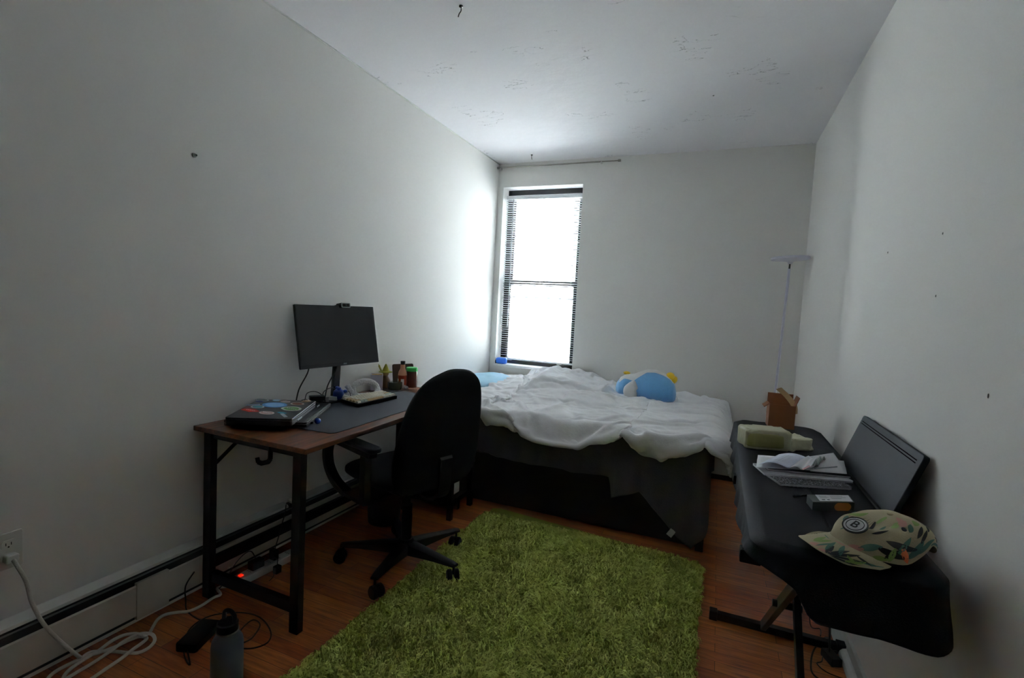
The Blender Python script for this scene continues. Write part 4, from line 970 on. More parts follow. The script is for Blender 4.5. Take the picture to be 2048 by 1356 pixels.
def make_pile():
    sp = .0165; V = []; T = []
    xs = np.arange(-1.25, .012, sp); ys = np.arange(1.06, 2.87, sp)
    gx, gy = np.meshgrid(xs, ys); gx = gx.ravel()+rng.uniform(-.006, .006, gx.size); gy = gy.ravel()+rng.uniform(-.006, .006, gy.size)
    lim = 2.862-(gx+1.243)/1.255*.133; edge_n = .008*np.sin(gx*31)+.006*np.sin(gx*77+1)
    cornr = np.hypot(np.maximum(0, gx+.06), np.maximum(0, gy-(2.735-.06)))
    ok = (gy < lim+edge_n) & (cornr < .072)
    gx, gy = gx[ok], gy[ok]; n = gx.size
    # lie of the pile: slow swirls
    ang = np.array([3.4*noise.noise(Vector((x*2.6, y*2.6, 1))) + 1.8*noise.noise(Vector((x*9, y*9, 5))) for x, y in zip(gx, gy)]) - 1.2
    lie = np.array([.75+.5*noise.noise(Vector((x*5, y*5, 9))) for x, y in zip(gx, gy)])
    tone0 = np.clip(.5+.55*np.array([noise.noise(Vector((x*14, y*14, 3))) for x, y in zip(gx, gy)])+rng.normal(0, .12, n), 0, 1)
    K = 10
    X = np.repeat(gx, K)+rng.normal(0, .0055, n*K); Y = np.repeat(gy, K)+rng.normal(0, .0055, n*K)
    A = np.repeat(ang, K)+rng.normal(0, .35, n*K); LI = np.repeat(lie, K)*rng.uniform(.7, 1.3, n*K); Hh = rng.uniform(.020, .034, n*K)
    tx = np.repeat(gx, K); ty = np.repeat(gy, K)
    dx, dy = np.cos(A), np.sin(A)
    R_ = .030*LI
    P0 = np.stack([X, Y, np.full(X.size, .004)], 1)
    P1 = P0+np.stack([dx*R_*.15, dy*R_*.15, Hh*.6], 1)
    tipx, tipy = tx+dx*R_, ty+dy*R_
    P2 = np.stack([P1[:, 0]*.5+tipx*.5, P1[:, 1]*.5+tipy*.5, Hh*.98], 1)
    P3 = np.stack([tipx+rng.normal(0, .003, X.size), tipy+rng.normal(0, .003, X.size), Hh*(.75-.25*LI)+.003], 1)
    sa = A+PI/2+rng.normal(0, .5, X.size); S = np.stack([np.cos(sa), np.sin(sa), rng.normal(0, .3, X.size)], 1)
    w0, w1, w2 = .0018, .0021, .0018
    v = np.stack([P0-S*w0, P0+S*w0, P1-S*w1, P1+S*w1, P2-S*w2, P2+S*w2, P3], 1)   # n,7,3
    m_ = v.shape[0]; base = (np.arange(m_)*7)[:, None]
    q = np.concatenate([base+np.array([0, 1, 3, 2]), base+np.array([2, 3, 5, 4])], 0); t3 = base+np.array([4, 5, 6])
    loops = np.concatenate([q.ravel(), t3.ravel()]).astype(np.int32)
    ls = np.concatenate([np.arange(q.shape[0])*4, q.shape[0]*4+np.arange(m_)*3]).astype(np.int32); lt = np.concatenate([np.full(q.shape[0], 4), np.full(m_, 3)]).astype(np.int32)
    org = np.array(WORLD[rug.name].translation)
    me = bpy.data.meshes.new('pile'); me.vertices.add(m_*7); me.vertices.foreach_set('co', (v.reshape(-1, 3)-org).astype(np.float32).ravel())
    me.loops.add(loops.size); me.loops.foreach_set('vertex_index', loops); me.polygons.add(ls.size); me.polygons.foreach_set('loop_start', ls); me.polygons.foreach_set('loop_total', lt)
    me.update(); me.validate()
    a = me.attributes.new('tone', 'FLOAT', 'POINT'); tone = np.clip(np.repeat(tone0, K)*.7+.15+rng.normal(0, .08, m_), 0, 1)
    a.data.foreach_set('value', np.repeat(tone, 7).astype(np.float32))
    me.materials.append(GM); me.polygons.foreach_set('use_smooth', [True]*len(me.polygons))
    o = bpy.data.objects.new('pile', me); link(o, rug, Matrix.Translation(Vector(org))); o['kind'] = 'stuff'
make_pile()

# ------------------------------------------------------------------ under and around the desk
TB = thing('trash_bin', (-1.74, 2.36, 0), 'black waste bin lined with a dark bag under the desk', 'bin')
TM = Matrix.Translation((-1.735, 2.37, 0))
bm = B(); lathe(bm, [(0, 0), (.085, 0), (.09, .004), (.112, .28), (.118, .284), (.114, .29), (.108, .284), (.086, .01), (0, .008)], 32, TM); part('bin', bm, BLKPLAS, TB, smooth=1)
bm = B(); grid(bm, lambda u, v: TM @ Vector(((.119+.006*math.sin(u*2*PI*9)*v+.004*nz3(u*30, v*4))*math.cos(2*PI*u), (.119+.006*math.sin(u*2*PI*9)*v)*math.sin(2*PI*u), .293-.07*v-.01*nz3(u*9, 2))), 60, 6, closeu=True)
part('bag_liner', bm, mat('black_bin_bag', '#101014', .3), TB, smooth='all')
bm = B(); grid(bm, lambda u, v: TM @ Vector((.10*v*math.cos(2*PI*u), .10*v*math.sin(2*PI*u), .268+.02*nz3(v*4*math.cos(2*PI*u), v*4*math.sin(2*PI*u), 2))), 24, 8, closeu=True)
part('bag_contents', bm, mat('dim_grey_bag', '#3a3a42', .4), TB, smooth='all')
SL = thing('low_stool', (-1.58, 2.70, 0), 'low dark wooden two-tier stool behind the office chair', 'stool')
SWD = mat('dark_stained_wood', '#1b100c', .5, vary=.2, scale=30)
sx0, sx1, sy0, sy1 = -1.76, -1.385, 2.545, 2.845
part('top_board', box(B(), (sx0, sy0, .285), (sx1, sy1, .305)), SWD, SL, bevel=.003)
for x in (sx0+.005, sx1-.035):
    for y in (sy0+.005, sy1-.035): part('leg', box(B(), (x, y, 0), (x+.03, y+.03, .285)), SWD, SL, bevel=.002)
part('lower_shelf', box(B(), (sx0+.01, sy0+.01, .085), (sx1-.01, sy1-.01, .10)), SWD, SL, bevel=.002)
sh = thing('storage_box', (-1.52, 2.70, .10), 'dark box with a plain white label on the stool\'s lower shelf', 'box')
part('box_body', box(B(), (-1.70, 2.60, .1005), (-1.415, 2.80, .25)), mat('dark_brown_card', '#20150f', .7), sh, bevel=.002)
part('white_label', box(B(), (-1.4149, 2.62, .135), (-1.414, 2.69, .225)), PAPER, sh)

# power strip with plugs
ps = thing('power_strip', (-1.86, 1.665, 0), 'white power strip with a glowing red switch on the floor beneath the desk', 'power strip')
PM = Matrix.Translation((-1.875, 1.665, 0)) @ Matrix.Rotation(-.08, 4, 'Z')
bm = B(); prism(bm, rrect(-.027, -.165, .027, .165, .022), 0, .036, PM); part('body', bm, WHTPLAS, ps, bevel=.004)
RED = mat('red_lit_switch', '#ff3a18', .4, emit='#ff2a10', estr=.25)
bm = B(); box(bm, (-.009, -.135, .036), (.009, -.118, .041), PM); part('switch', bm, RED, ps, bevel=.002)
for k in range(5):
    bm = B(); box(bm, (-.014, -.09+k*.05, .0361), (-.012, -.08+k*.05, .0366), PM); box(bm, (-.002, -.09+k*.05, .0361), (.0, -.08+k*.05, .0366), PM); lathe(bm, [(0, .0361), (.0025, .0361), (.0025, .0366), (0, .0366)], 8, PM @ Matrix.Translation((.009, -.085+k*.05, 0))); part('socket', bm, CABLE, ps)
for (a, b, lab) in ((-.08, -.02, 'wide black charger plugged into the power strip nearest its red switch'), (.03, .055, 'slim black plug standing upright in the middle of the power strip')):
    t_ = thing('power_adapter', PM @ Vector((0, (a+b)/2, .037)), lab, 'charger')
    bm = B(); box(bm, (-.022, a, .0372), (.016, b, .075 if b < 0 else .085), PM); part('adapter_body', bm, BLKPLAS, t_, bevel=.003)
    bm = B(); y = (a+b)/2
    pts = [PM @ Vector((0, y, .07)), PM @ Vector((-.02, y-.02, .12)), PM @ Vector((-.03, y-.08, .09)), PM @ Vector((-.03, y-.14, .015)), PM @ Vector((-.02, y-.22, .004))] if b < 0 else [PM @ Vector((0, y, .08)), PM @ Vector((.005, y+.02, .15)), PM @ Vector((-.02, y+.06, .20)), PM @ Vector((-.045, y+.09, .22)), PM @ Vector((-.05, y+.10, .26))]
    tube(bm, pts, .0025, 7, smoothn=6); part('cord', bm, CABLE, t_, smooth='all')
dg = thing('plug_adapter', PM @ Vector((.05, .03, 0)), 'black plug and stub of chain lying on the floor before the power strip', 'adapter')
bm = B(); box(bm, (.045, .0, .0), (.07, .03, .035), PM); part('adapter_body', bm, BLKPLAS, dg, bevel=.003)
bm = B(); tube(bm, [PM @ Vector(p) for p in ((.0, .03, .05), (.04, .028, .058), (.052, .02, .045), (.058, .015, .034))], .002, 6, smoothn=5); part('cord', bm, CABLE, dg)
bm = B(); tube(bm, [PM @ Vector(p) for p in ((.058, .0, .01), (.075, -.02, .003), (.09, -.05, .003))], .002, 6, smoothn=5); part('tail', bm, CABLE, dg)

# white extension cord: plug at the outlet, down the wall, coiled on the floor, off to the strip
ec = thing('extension_cord', (LX+.02, .80, .43), 'thick white braided extension cord coiled on the floor by the heater', 'cord')
bm = B(); prism(bm, rrect(-.016, -.021-.012, .016, -.021+.014, .006), .0085, .034, MO); part('plug', bm, WHTPLAS, ec, bevel=.003)
def flx(px, py, z=.007):
    p = onz(px, py, z); p.x = max(p.x, -1.945+(p.x+2.05)*.85) if p.x < -1.75 else p.x; p.x = max(p.x, -1.950); return p
z5 = [(350,1030),(430,1060),(600,1070),(780,1075),(900,1090),(1000,1095),(1090,1060),(1135,1000),(1110,950),(1040,935),(960,950),(860,1000),(780,1060),(640,1150),(500,1230),(400,1285),(320,1308),(260,1310),(245,1280),(300,1220),(420,1150),(560,1105),(680,1075),(800,1035),(900,990),(1000,960),(1060,975),(1030,1010),(950,1070),(860,1140),(740,1220),(620,1300),(520,1345),(420,1340),(380,1300),(390,1250),(450,1190),(560,1120),(660,1060),(760,990),(860,945),(960,935),(1040,950),(1080,930),(1105,880),(1140,820),(1200,785),(1300,770),(1400,765),(1500,725),(1600,660),(1660,635)]
pts = [Vector((LX+.036, .80, .432)), Vector((LX+.050, .802, .418)), Vector((LX+.058, .82, .36)), Vector((LX+.056, .835, .28)), Vector((LX+.062, .86, .20)), Vector((LX+.062, .90, .12)), Vector((LX+.066, .94, .05))]
for i, (a, b_) in enumerate(z5):
    over = .012 if (5 < i < 13 or 27 < i < 32 or 38 < i < 43) else 0
    pts.append(flx(a/4.036, 1020+b_/4.036, .0075+over))
pts += [Vector((-1.93, 1.46, .0075)), Vector((-1.90, 1.49, .0085)), Vector((-1.885, 1.503, .018))]
bm = B(); tube(bm, pts, .0058, 10, smoothn=5); part('cord', bm, WCABLE, ec, smooth='all')

# laptop charger brick with its coiled black cable, behind the bottle
pb_ = thing('charger_brick', (-1.71, 1.22, 0), 'black charger brick with thin coiled cable lying on the floor behind the bottle', 'charger')
bm = B(); prism(bm, rrect(-.04, -.075, .04, .075, .012), 0, .03, Matrix.Translation((-1.70, 1.215, .001)) @ Matrix.Rotation(.35, 4, 'Z')); part('brick', bm, BLKPLAS, pb_, bevel=.004)
z8 = [(1230, 400), (1130, 480), (1080, 570), (1090, 660), (1170, 720), (1260, 750), (1340, 740)]
bm = B(); P = [Vector((-1.950, 1.37, .12)), Vector((-1.945, 1.33, .08)), flx(1082/3.2, 1000+600/3.2, .02), flx(1095/3.2, 1000+665/3.2, .004), flx(1170/3.2, 1000+720/3.2, .003), flx(1260/3.2, 1000+750/3.2, .003), Vector((-1.72, 1.275, .012))]
tube(bm, P, .0028, 7, smoothn=6); part('mains_cord', bm, CABLE, pb_, smooth='all')
bm = B(); P = [Vector((-1.68, 1.155, .012)), onz(380, 1330, .004), onz(368, 1305, .003), onz(378, 1260, .003), onz(420, 1232, .003), onz(480, 1225, .003), onz(520, 1235, .003), onz(541, 1262, .003), onz(535, 1285, .003), onz(500, 1297, .003), onz(470, 1290, .003), onz(480, 1262, .003), onz(505, 1240, .005), onz(520, 1250, .006), onz(505, 1275, .006), onz(488, 1285, .008)]
tube(bm, P, .0026, 7, smoothn=6); part('output_cord', bm, CABLE, pb_, smooth='all')

# steel water bottle near the camera
wb = thing('water_bottle', (-1.346, 1.055, 0), 'grey steel water bottle with a black loop cap standing on the floor', 'bottle')
WBm = Matrix.Translation((-1.346, 1.055, 0))
bm = B(); lathe(bm, [(0, 0), (.044, 0), (.046, .003), (.046, .195), (.043, .215), (.030, .238), (.029, .242), (0, .242)], 40, WBm); part('body', bm, mat('grey_powder_bottle', '#5f666e', .55), wb, smooth=1)
bm = B(); lathe(bm, [(.0288, .2415), (.0325, .2415), (.0325, .2455), (.0288, .2455)], 40, WBm); part('steel_ring', bm, NICKEL, wb, smooth=1)
bm = B(); lathe(bm, [(0, .244), (.030, .244), (.0305, .248), (.0305, .268), (.027, .272), (0, .272)], 32, WBm); cp = part('cap', bm, BLKPLAS, wb, smooth=1)
bm = B(); tube(bm, [WBm @ Vector(p) for p in ((-.024, .006, .268), (-.022, .006, .292), (-.008, .006, .302), (.008, .006, .302), (.022, .006, .292), (.024, .006, .268))], .0065, 10, smoothn=5); part('carry_loop', bm, BLKPLAS, cp, smooth='all')
bm = B(); lathe(bm, [(0, 0), (.0055, 0), (.0055, .001), (0, .001)], 16, WBm @ Matrix.Rotation(-.62, 4, 'Z') @ Matrix.Translation((0, -.0452, .223)) @ Matrix.Rotation(PI/2+.35, 4, 'X')); part('logo_dot', bm, mat('copper_dot', '#8a5a44', .4, .5), wb)

# ------------------------------------------------------------------ digital piano on its stand, black cloth over it
PX0, PX1, PY0, PY1, PZ0, PZ1 = .135, .490, 1.335, 2.93, .685, .752
pn = thing('digital_piano', (.32, 2.1, PZ0), 'long digital piano along the right wall, hidden by cloth but for its music rest', 'piano')
GREYP = mat('dark_grey_piano_plastic', '#3f434a', .42, vary=.04)
part('piano_body', box(B(), (PX0+.012, PY0+.015, PZ0), (PX1-.01, PY1-.01, PZ1-.006)), GREYP, pn, bevel=.006)
rM = Matrix((Vector((0, -1, 0)), Vector((math.sin(.33), 0, math.cos(.33))), Vector((-math.cos(.33), 0, math.sin(.33))))).transposed().to_4x4(); rM.translation = Vector((.480, 1.985, .757))
RW, RH = .622, .205
bm = B(); prism(bm, [(x, y) for x, y in rrect(-RW/2, 0, RW/2, RH, .012)], -.016, 0, rM); mr = part('music_rest', bm, mat('grey_music_rest', '#24272d', .6, vary=.03, spec=.2), pn, bevel=.002)
bm = B(); 
for dy in (0, .0065): box(bm, (-RW/2+.02, RH-.032+dy*1.3, 0), (RW/2-.03, RH-.0288+dy*1.3, .0006), rM)
part('groove_lines', bm, mat('matt_black_groove', '#050506', .95, spec=0), mr)
bm = B(); box(bm, (-RW/2-.004, .0, -.004), (RW/2+.004, .006, .012), rM); part('rest_ledge', bm, BLKPLAS, mr)

ks = thing('keyboard_stand', (.30, 1.9, 0), 'black folding X-shaped keyboard stand carrying the cloth-covered piano', 'stand')
def bar(a, b, w_, h_, name, m_=BLKMETAL):
    a, b = Vector(a), Vector(b); d = b-a; q = d.to_track_quat('Z', 'X').to_matrix().to_4x4(); q.translation = a
    bm = B(); box(bm, (-w_/2, -h_/2, 0), (w_/2, h_/2, d.length), q); return part(name, bm, m_, ks, bevel=.002)
for y in (2.27, 1.42):
    ft = bar((.075, y, .019), (.53, y, .019), .030, .030, 'foot_bar')
    for x in (.055, .525): part('end_cap', box(B(), (x, y-.019, 0), (x+.032, y+.019, .040)), CABLE, ft, bevel=.003)
for y in (1.455, 2.13):
    ar = bar((.115, y, .668), (.50, y, .668), .030, .028, 'support_arm')
    part('end_cap', box(B(), (.098, y-.019, .650), (.150, y+.019, .684)), CABLE, ar, bevel=.003)
XB = mat('brown_black_steel', '#2a211d', .4, .3)
bar((.262, 2.25, .036), (.262, 1.47, .655), .036, .020, 'cross_bar', XB)
bar((.302, 1.44, .036), (.302, 2.11, .655), .036, .020, 'cross_bar', BLKMETAL)
bm = B(); tube(bm, [(.238, 1.86, .345), (.326, 1.86, .345)], .012, 14); part('pivot_bolt', bm, BLKMETAL, ks, smooth=1)

CLOTH = mat('black_cotton_cloth', '#101117', .72, vary=.18, scale=30, bump=.12, bscale=300, spec=.15)
def cl_perim(q, r=.055, grow=0):
    x0, x1, y0, y1 = PX0-.008, PX1+.012, PY0-.006, PY1+.008
    Lx, Ly = x1-x0-2*r, y1-y0-2*r; La = r*PI/2
    segs = [('e', (x1, y0+r), (0, 1), (1, 0), Ly), ('a', (x1-r, y1-r), 0, None, La), ('e', (x1-r, y1), (-1, 0), (0, 1), Lx), ('a', (x0+r, y1-r), PI/2, None, La),
            ('e', (x0, y1-r), (0, -1), (-1, 0), Ly), ('a', (x0+r, y0+r), PI, None, La), ('e', (x0+r, y0), (1, 0), (0, -1), Lx), ('a', (x1-r, y0+r), 1.5*PI, None, La)]
    tot = 2*(Lx+Ly)+4*La; q = q*tot
    for kind, p, d, nrm, ln in segs:
        if q <= ln or (kind == 'a' and p[1] == y0+r and p[0] == x1-r):
            if kind == 'e': return (p[0]+d[0]*q, p[1]+d[1]*q), nrm
            a = d+q/r; return (p[0]+r*math.cos(a), p[1]+r*math.sin(a)), (math.cos(a), math.sin(a))
        q -= ln
def hem_z(x, y):
    if y < PY0+.06:    # near end
        return interp(x, [(.12, .715), (.16, .705), (.21, .675), (.24, .62), (.26, .606), (.38, .605), (.45, .596), (.48, .592), (.52, .612)])
    if x > .45: return .62
    if x < .2: return interp(y, [(1.35, .712), (1.45, .695), (1.65, .655), (1.9, .632), (2.2, .632), (2.45, .66), (2.7, .668), (2.9, .64)])
    return .62
def cloth_fn(u, v):
    (x, y), (nx, ny) = cl_perim(u); top = PZ1+.004
    cx_, cy_ = (PX0+PX1)/2, min(max(y, PY0+.18), PY1-.18)
    if v < .45:
        t = v/.45; X = cx_+(x-cx_)*t; Y = cy_+(y-cy_)*t
        z = top + .0015*ridged(X*12, Y*7, 3, 2) - .010*sm(t, .93, 1)
        dr = sm(Y, 2.4, 2.9); z += 0
        return (X, Y, z)
    t = (v-.45)/.55; zh = hem_z(x, y); z = (top-.010) - (top-.010-zh)*t
    s_ = x*9+y*11
    fold = (.005*math.sin(s_*2.3+2*nz3(x*5, y*5, 1))+.007*nz3(x*14, y*14, z*4))*sm(t, .1, 1)
    off = .010*t + fold + .012
    if nx > .5: off = min(off, .030); off = max(off, 0)
    off = max(off, .003)
    return (min(x+nx*off, RXW-.006), y+ny*off, z)
bm = B(); grid(bm, cloth_fn, 420, 40, closeu=True); bmesh.ops.remove_doubles(bm, verts=bm.verts, dist=.00001)
pcl = part('cloth_cover', bm, CLOTH, None, smooth='all'); solidify(pcl, .002, 1)
tag(pcl, 'black cloth draped over the piano along the right wall', 'cloth')
bm = B(); box(bm, (-.002, -.001, -.012), (.002, .001, .010), Matrix.Translation(onz(1578, 1148, .63)) @ Matrix.Rotation(.4, 4, 'Y')); part('white_tag', bm, PAPER, pcl)
TZ = PZ1+.0065

# cardboard box with open flaps
KRAFT = mat('brown_cardboard', '#7a4a2a', .8, vary=.06, scale=8); TAPE = mat('tan_packing_tape', '#a88d66', .4)
cb = thing('cardboard_box', (.325, 2.84, TZ), 'open brown cardboard box at the far end of the black cloth', 'box')
QM = frame_at((.325, 2.855, TZ+.0005), .04); w_, d_, h_ = .118, .095, .118
bm = B(); box(bm, (-w_/2, -d_/2, 0), (w_/2, d_/2, .003), QM); box(bm, (-w_/2, -d_/2, .003), (w_/2, -d_/2+.003, h_), QM); box(bm, (-w_/2, d_/2-.003, .003), (w_/2, d_/2, h_), QM)
box(bm, (-w_/2, -d_/2+.003, .003), (-w_/2+.003, d_/2-.003, h_), QM); box(bm, (w_/2-.003, -d_/2+.003, .003), (w_/2, d_/2-.003, h_), QM); part('carton', bm, KRAFT, cb)
for (M_, lo, hi) in ((QM @ Matrix.Translation((0, d_/2, h_)) @ Matrix.Rotation(-.05, 4, 'X'), (-w_/2, -.003, 0), (w_/2, 0, .046)),
                     (QM @ Matrix.Translation((-w_/2, 0, h_)) @ Matrix.Rotation(-2.3, 4, 'Y') @ Matrix.Identity(4), (0, -d_/2+.005, 0), (.003, d_/2-.005, .03)),
                     (QM @ Matrix.Translation((w_/2, 0, h_)) @ Matrix.Rotation(.35, 4, 'Y'), (-.003, -d_/2+.003, 0), (0, d_/2-.003, .045))):
    part('flap', box(B(), lo, hi, M_), KRAFT, cb)
bm = B(); pA = QM @ Vector((.005, d_/2-.01, h_+.085)); 
rows = [QM @ Vector(p) for p in ((-.012, d_/2-.005, h_+.072), (.03, d_/2-.02, h_+.035), (.058, .0, h_-.005), (.0605, -.02, h_-.045))]
V = [[bm.verts.new(p+Vector((a*.012, -.002*a, a*.006))) for a in (-1, 1)] for p in catmull(rows, 5)]
for A_, C_ in zip(V[:-1], V[1:]): bm.faces.new((A_[0], A_[1], C_[1], C_[0]))
solidify(part('tape_strip', bm, TAPE, cb), .0006)

# wrapped tissue packet
FILM = mat('crinkled_yellowish_film', '#cfccae', .3, vary=.16, scale=14, bump=.5, bscale=26)
YEL = mat('pale_yellow_print', '#a9a46c', .4, vary=.12, scale=9, bump=.3, bscale=20)
pk = thing('tissue_pack', (.2, 2.33, TZ), 'pale yellow tissue pack in crinkled clear film on the black cloth', 'packet')
KM2 = frame_at((.215, 2.345, TZ+.001), .28)
def crumple_box(w_, d_, h_, M, amp, seed, n=26, e=.22):
    bm = B()
    def f(u, v):
        th = 2*PI*u; ph = PI*(v-.5); c = math.cos(ph); g = lambda t: math.copysign(abs(t)**e, t)
        p = Vector((w_/2*g(math.cos(th))*abs(c)**e, d_/2*g(math.sin(th))*abs(c)**e, h_/2+h_/2*g(math.sin(ph))))
        k = amp*ridged(p.x*26+seed, p.y*26, p.z*26, 2); p += Vector((p.x, p.y, p.z-h_/2)).normalized()*(k-amp*.5); p.z = max(p.z, .0005)
        return M @ p
    grid(bm, f, n*3, n, closeu=True); bmesh.ops.remove_doubles(bm, verts=bm.verts, dist=.0003); return bm
part('packet_body', crumple_box(.185, .105, .082, KM2, .013, 1), FILM, pk, smooth='all')
bm = crumple_box(.150, .1065, .060, KM2 @ Matrix.Translation((-.012, -.0035, .009)), .006, 1); part('printed_panel', bm, YEL, pk, smooth='all')
tm = KM2 @ Matrix.Translation((.125, .02, .0))
part('film_end', crumple_box(.115, .10, .050, tm @ Matrix.Rotation(.35, 4, 'Z'), .022, 5), FILM, pk, smooth='all')

# papers and notebooks
def sheet_obj(name, corners, z, th, m_, label, cat, curl=None, group=None):
    c = [onz(px, py, z) for px, py in corners]
    bm = B()
    def f(u, v):
        p = (c[0]*(1-u)+c[1]*u)*(1-v)+(c[3]*(1-u)+c[2]*u)*v
        return p+Vector((0, 0, curl(u, v) if curl else 0))
    grid(bm, f, 14, 10); o = part(name, bm, m_, None, smooth='all'); solidify(o, th, 1); return tag(o, label, cat, group)
def book(name, corner, ang, w_, d_, z, th, cover, label, cat, pagecol=PAPER):
    t_ = thing(name, (corner[0], corner[1], z), label, cat); M_ = Matrix.Translation((corner[0], corner[1], z)) @ Matrix.Rotation(ang, 4, 'Z')
    bm = B(); prism(bm, rrect(0, 0, w_, d_, .006), 0, .0008, M_); part('back_cover', bm, cover, t_)
    bm = B(); prism(bm, rrect(.001, .0015, w_-.002, d_-.002, .005), .001, th-.001, M_); part('pages', bm, pagecol, t_)
    bm = B(); prism(bm, rrect(0, 0, w_, d_, .006), th-.0008, th, M_); part('front_cover', bm, cover, t_)
    return t_, M_
SPK = bpy.data.materials.new('marbled_black_cover'); SPK.use_nodes = True; nt = SPK.node_tree
n1 = nt.nodes.new('ShaderNodeTexNoise'); n1.inputs['Scale'].default_value = 220; n1.inputs['Detail'].default_value = 2; tcn = nt.nodes.new('ShaderNodeTexCoord')
r1 = nt.nodes.new('ShaderNodeValToRGB'); r1.color_ramp.interpolation = 'CONSTANT'; r1.color_ramp.elements[0].color = srgb('#15151a'); r1.color_ramp.elements[1].position = .56; r1.color_ramp.elements[1].color = srgb('#a5a5ac')
nt.links.new(tcn.outputs['Object'], n1.inputs['Vector']); nt.links.new(n1.outputs['Fac'], r1.inputs[0]); nt.links.new(r1.outputs[0], nt.nodes['Principled BSDF'].inputs['Base Color'])
book('composition_notebook', (.226, 1.822, 0), .37, .235, .15, TZ, .010, SPK, 'black marbled composition notebook at the bottom of the paper pile', 'notebook')
book('paper_pad', (.183, 1.882, 0), .27, .285, .12, TZ+.0102, .006, mat('white_booklet_cover', '#c9c9cf', .7), 'thin white-paged booklet between the marbled notebook and the loose sheets', 'booklet')
z0_ = TZ+.026
book('dark_folder', (.196, 1.925, 0), .25, .27, .12, TZ+.0165, .007, mat('dark_navy_cover', '#20232f', .6), 'dark navy folder just under the loose white sheets', 'folder')
def z3(x, y): return (1450+x/6.456, 830+y/6.456)
sheet_obj('paper_sheet', [z3(400, 685), z3(1575, 765), z3(1535, 595), z3(425, 520)], z0_+.001, .0006, PAPER, 'broad white sheet spread under the open leaflet and the folded papers', 'paper', lambda u, v: .004*math.sin(u*3)*(1-v)+.0005)
sheet_obj('paper_sheet', [z3(1100, 725), z3(1570, 762), z3(1400, 490), z3(1075, 540)], z0_+.006, .0005, PAPER, 'white sheet at the right of the pile with its corner pointing at the music rest', 'paper', lambda u, v: .003*math.sin(v*3))
lf = sheet_obj('open_leaflet', [z3(430, 642), z3(820, 690), z3(1072, 552), z3(700, 508)], z0_+.008, .0006, mat('cool_white_leaflet', '#cfd3e4', .7), 'printed leaflet bowing upward at the left of the paper pile', 'leaflet', lambda u, v: .014*math.sin(PI*min(1, u*1.05))*(1-.3*v))
bm = B()
for k in range(8):
    v_ = .25+.55*k/8; y_ = z0_+.0090
    a = [onz(*z3(430+390*u+(700-430)*v_*(1-u)*1.0+(1072-820)*v_*u, (642+48*u)*(1-v_)+(508+44*u)*v_), z0_+.008) for u in (.35, .5, .65, .82)]
    for p_, u_ in zip(a, (.35, .5, .65, .82)): p_.z += .014*math.sin(PI*u_*1.05)*(1-.3*v_)+.0009
    for p_, q_ in zip(a[:-1], a[1:]):
        s_ = Vector((-.0006, .0014, 0)); vv = [bm.verts.new(x_) for x_ in (p_-s_, q_-s_, q_+s_, p_+s_)]; bm.faces.new(vv)
part('print_lines', bm, INK, lf)
sheet_obj('folded_paper', [z3(820, 692), z3(1105, 722), z3(1290, 575), z3(1075, 555)], z0_+.011, .0008, PAPER, 'creased folded paper with a small red print in the middle of the pile', 'paper', lambda u, v: .010*abs(math.sin(u*5+v*2)))
bm = B(); c_ = [onz(*z3(x, y), z0_+.0225) for x, y in ((990, 700), (1085, 650), (1105, 662), (1010, 712))]; bm.faces.new([bm.verts.new(p) for p in c_])
solidify(tag(part('red_ticket', bm, mat('faded_red_print', '#b58a8c', .7), None), 'small slip with faded red print on the folded paper', 'paper'), .0005)
sheet_obj('crumpled_receipt', [z3(1100, 690), z3(1210, 660), z3(1310, 570), z3(1200, 570)], z0_+.014, .0006, mat('grey_receipt', '#a9b2b2', .7), 'grey crumpled receipt on the right half of the paper pile', 'receipt', lambda u, v: .012*abs(math.sin(u*7+v*3)))
bm = B(); tube(bm, [onz(*z3(1160, 690), z0_+.013), onz(*z3(1445, 668), z0_+.011)], .0022, 8); tag(part('pen', bm, mat('grey_clear_pen', '#8b9097', .3), None), 'slim grey pen lying across the loose sheets', 'pen')

# dark tea box with white label and orange disc
TG = mat('dark_green_black_card', '#151c18', .4)
tb = thing('tea_box', (.35, 1.66, TZ), 'flat dark box with a pale printed label and orange emblem behind the cap', 'box')
tc_ = [onz(px, py, TZ+.026) for px, py in ((1625.8, 1003.5), (1709.5, 1005), (1698, 990), (1614, 988.8))]
bm = B(); v0 = [bm.verts.new((p.x, p.y, TZ+.0005)) for p in tc_]; v1 = [bm.verts.new(p) for p in tc_]; bm.faces.new(v0[::-1]); bm.faces.new(v1)
for k in range(4): bm.faces.new((v0[k], v0[(k+1) % 4], v1[(k+1) % 4], v1[k]))
part('carton', bm, TG, tb, bevel=.001)
def on_top(u, v, dz=.0006): return (tc_[0]*(1-u)+tc_[1]*u)*(1-v)+(tc_[3]*(1-u)+tc_[2]*u)*v+Vector((0, 0, dz))
bm = B(); bm.faces.new([bm.verts.new(on_top(u, v)) for u, v in ((.18, .10), (.97, .10), (.97, .95), (.18, .95))]); lbp = part('paper_label', bm, PAPER, tb)
bm = B()
for (u0, u1, v0_, v1_) in ((.24, .42, .72, .76), (.24, .46, .60, .64), (.24, .40, .48, .52), (.50, .80, .70, .74), (.50, .86, .55, .59), (.50, .74, .40, .44), (.25, .33, .20, .34), (.38, .44, .20, .34)):
    bm.faces.new([bm.verts.new(on_top(u, v, .001)) for u, v in ((u0, v0_), (u1, v0_), (u1, v1_), (u0, v1_))])
part('label_print', bm, mat('grey_print', '#6b7078', .7), lbp)
fd = (tc_[1]-tc_[0]).normalized(); Mo = Matrix((fd, Vector((0, 0, 1)), fd.cross(Vector((0, 0, 1))))).transposed().to_4x4(); Mo.translation = tc_[0]*.28+tc_[1]*.72
Mo.translation.z = TZ+.012
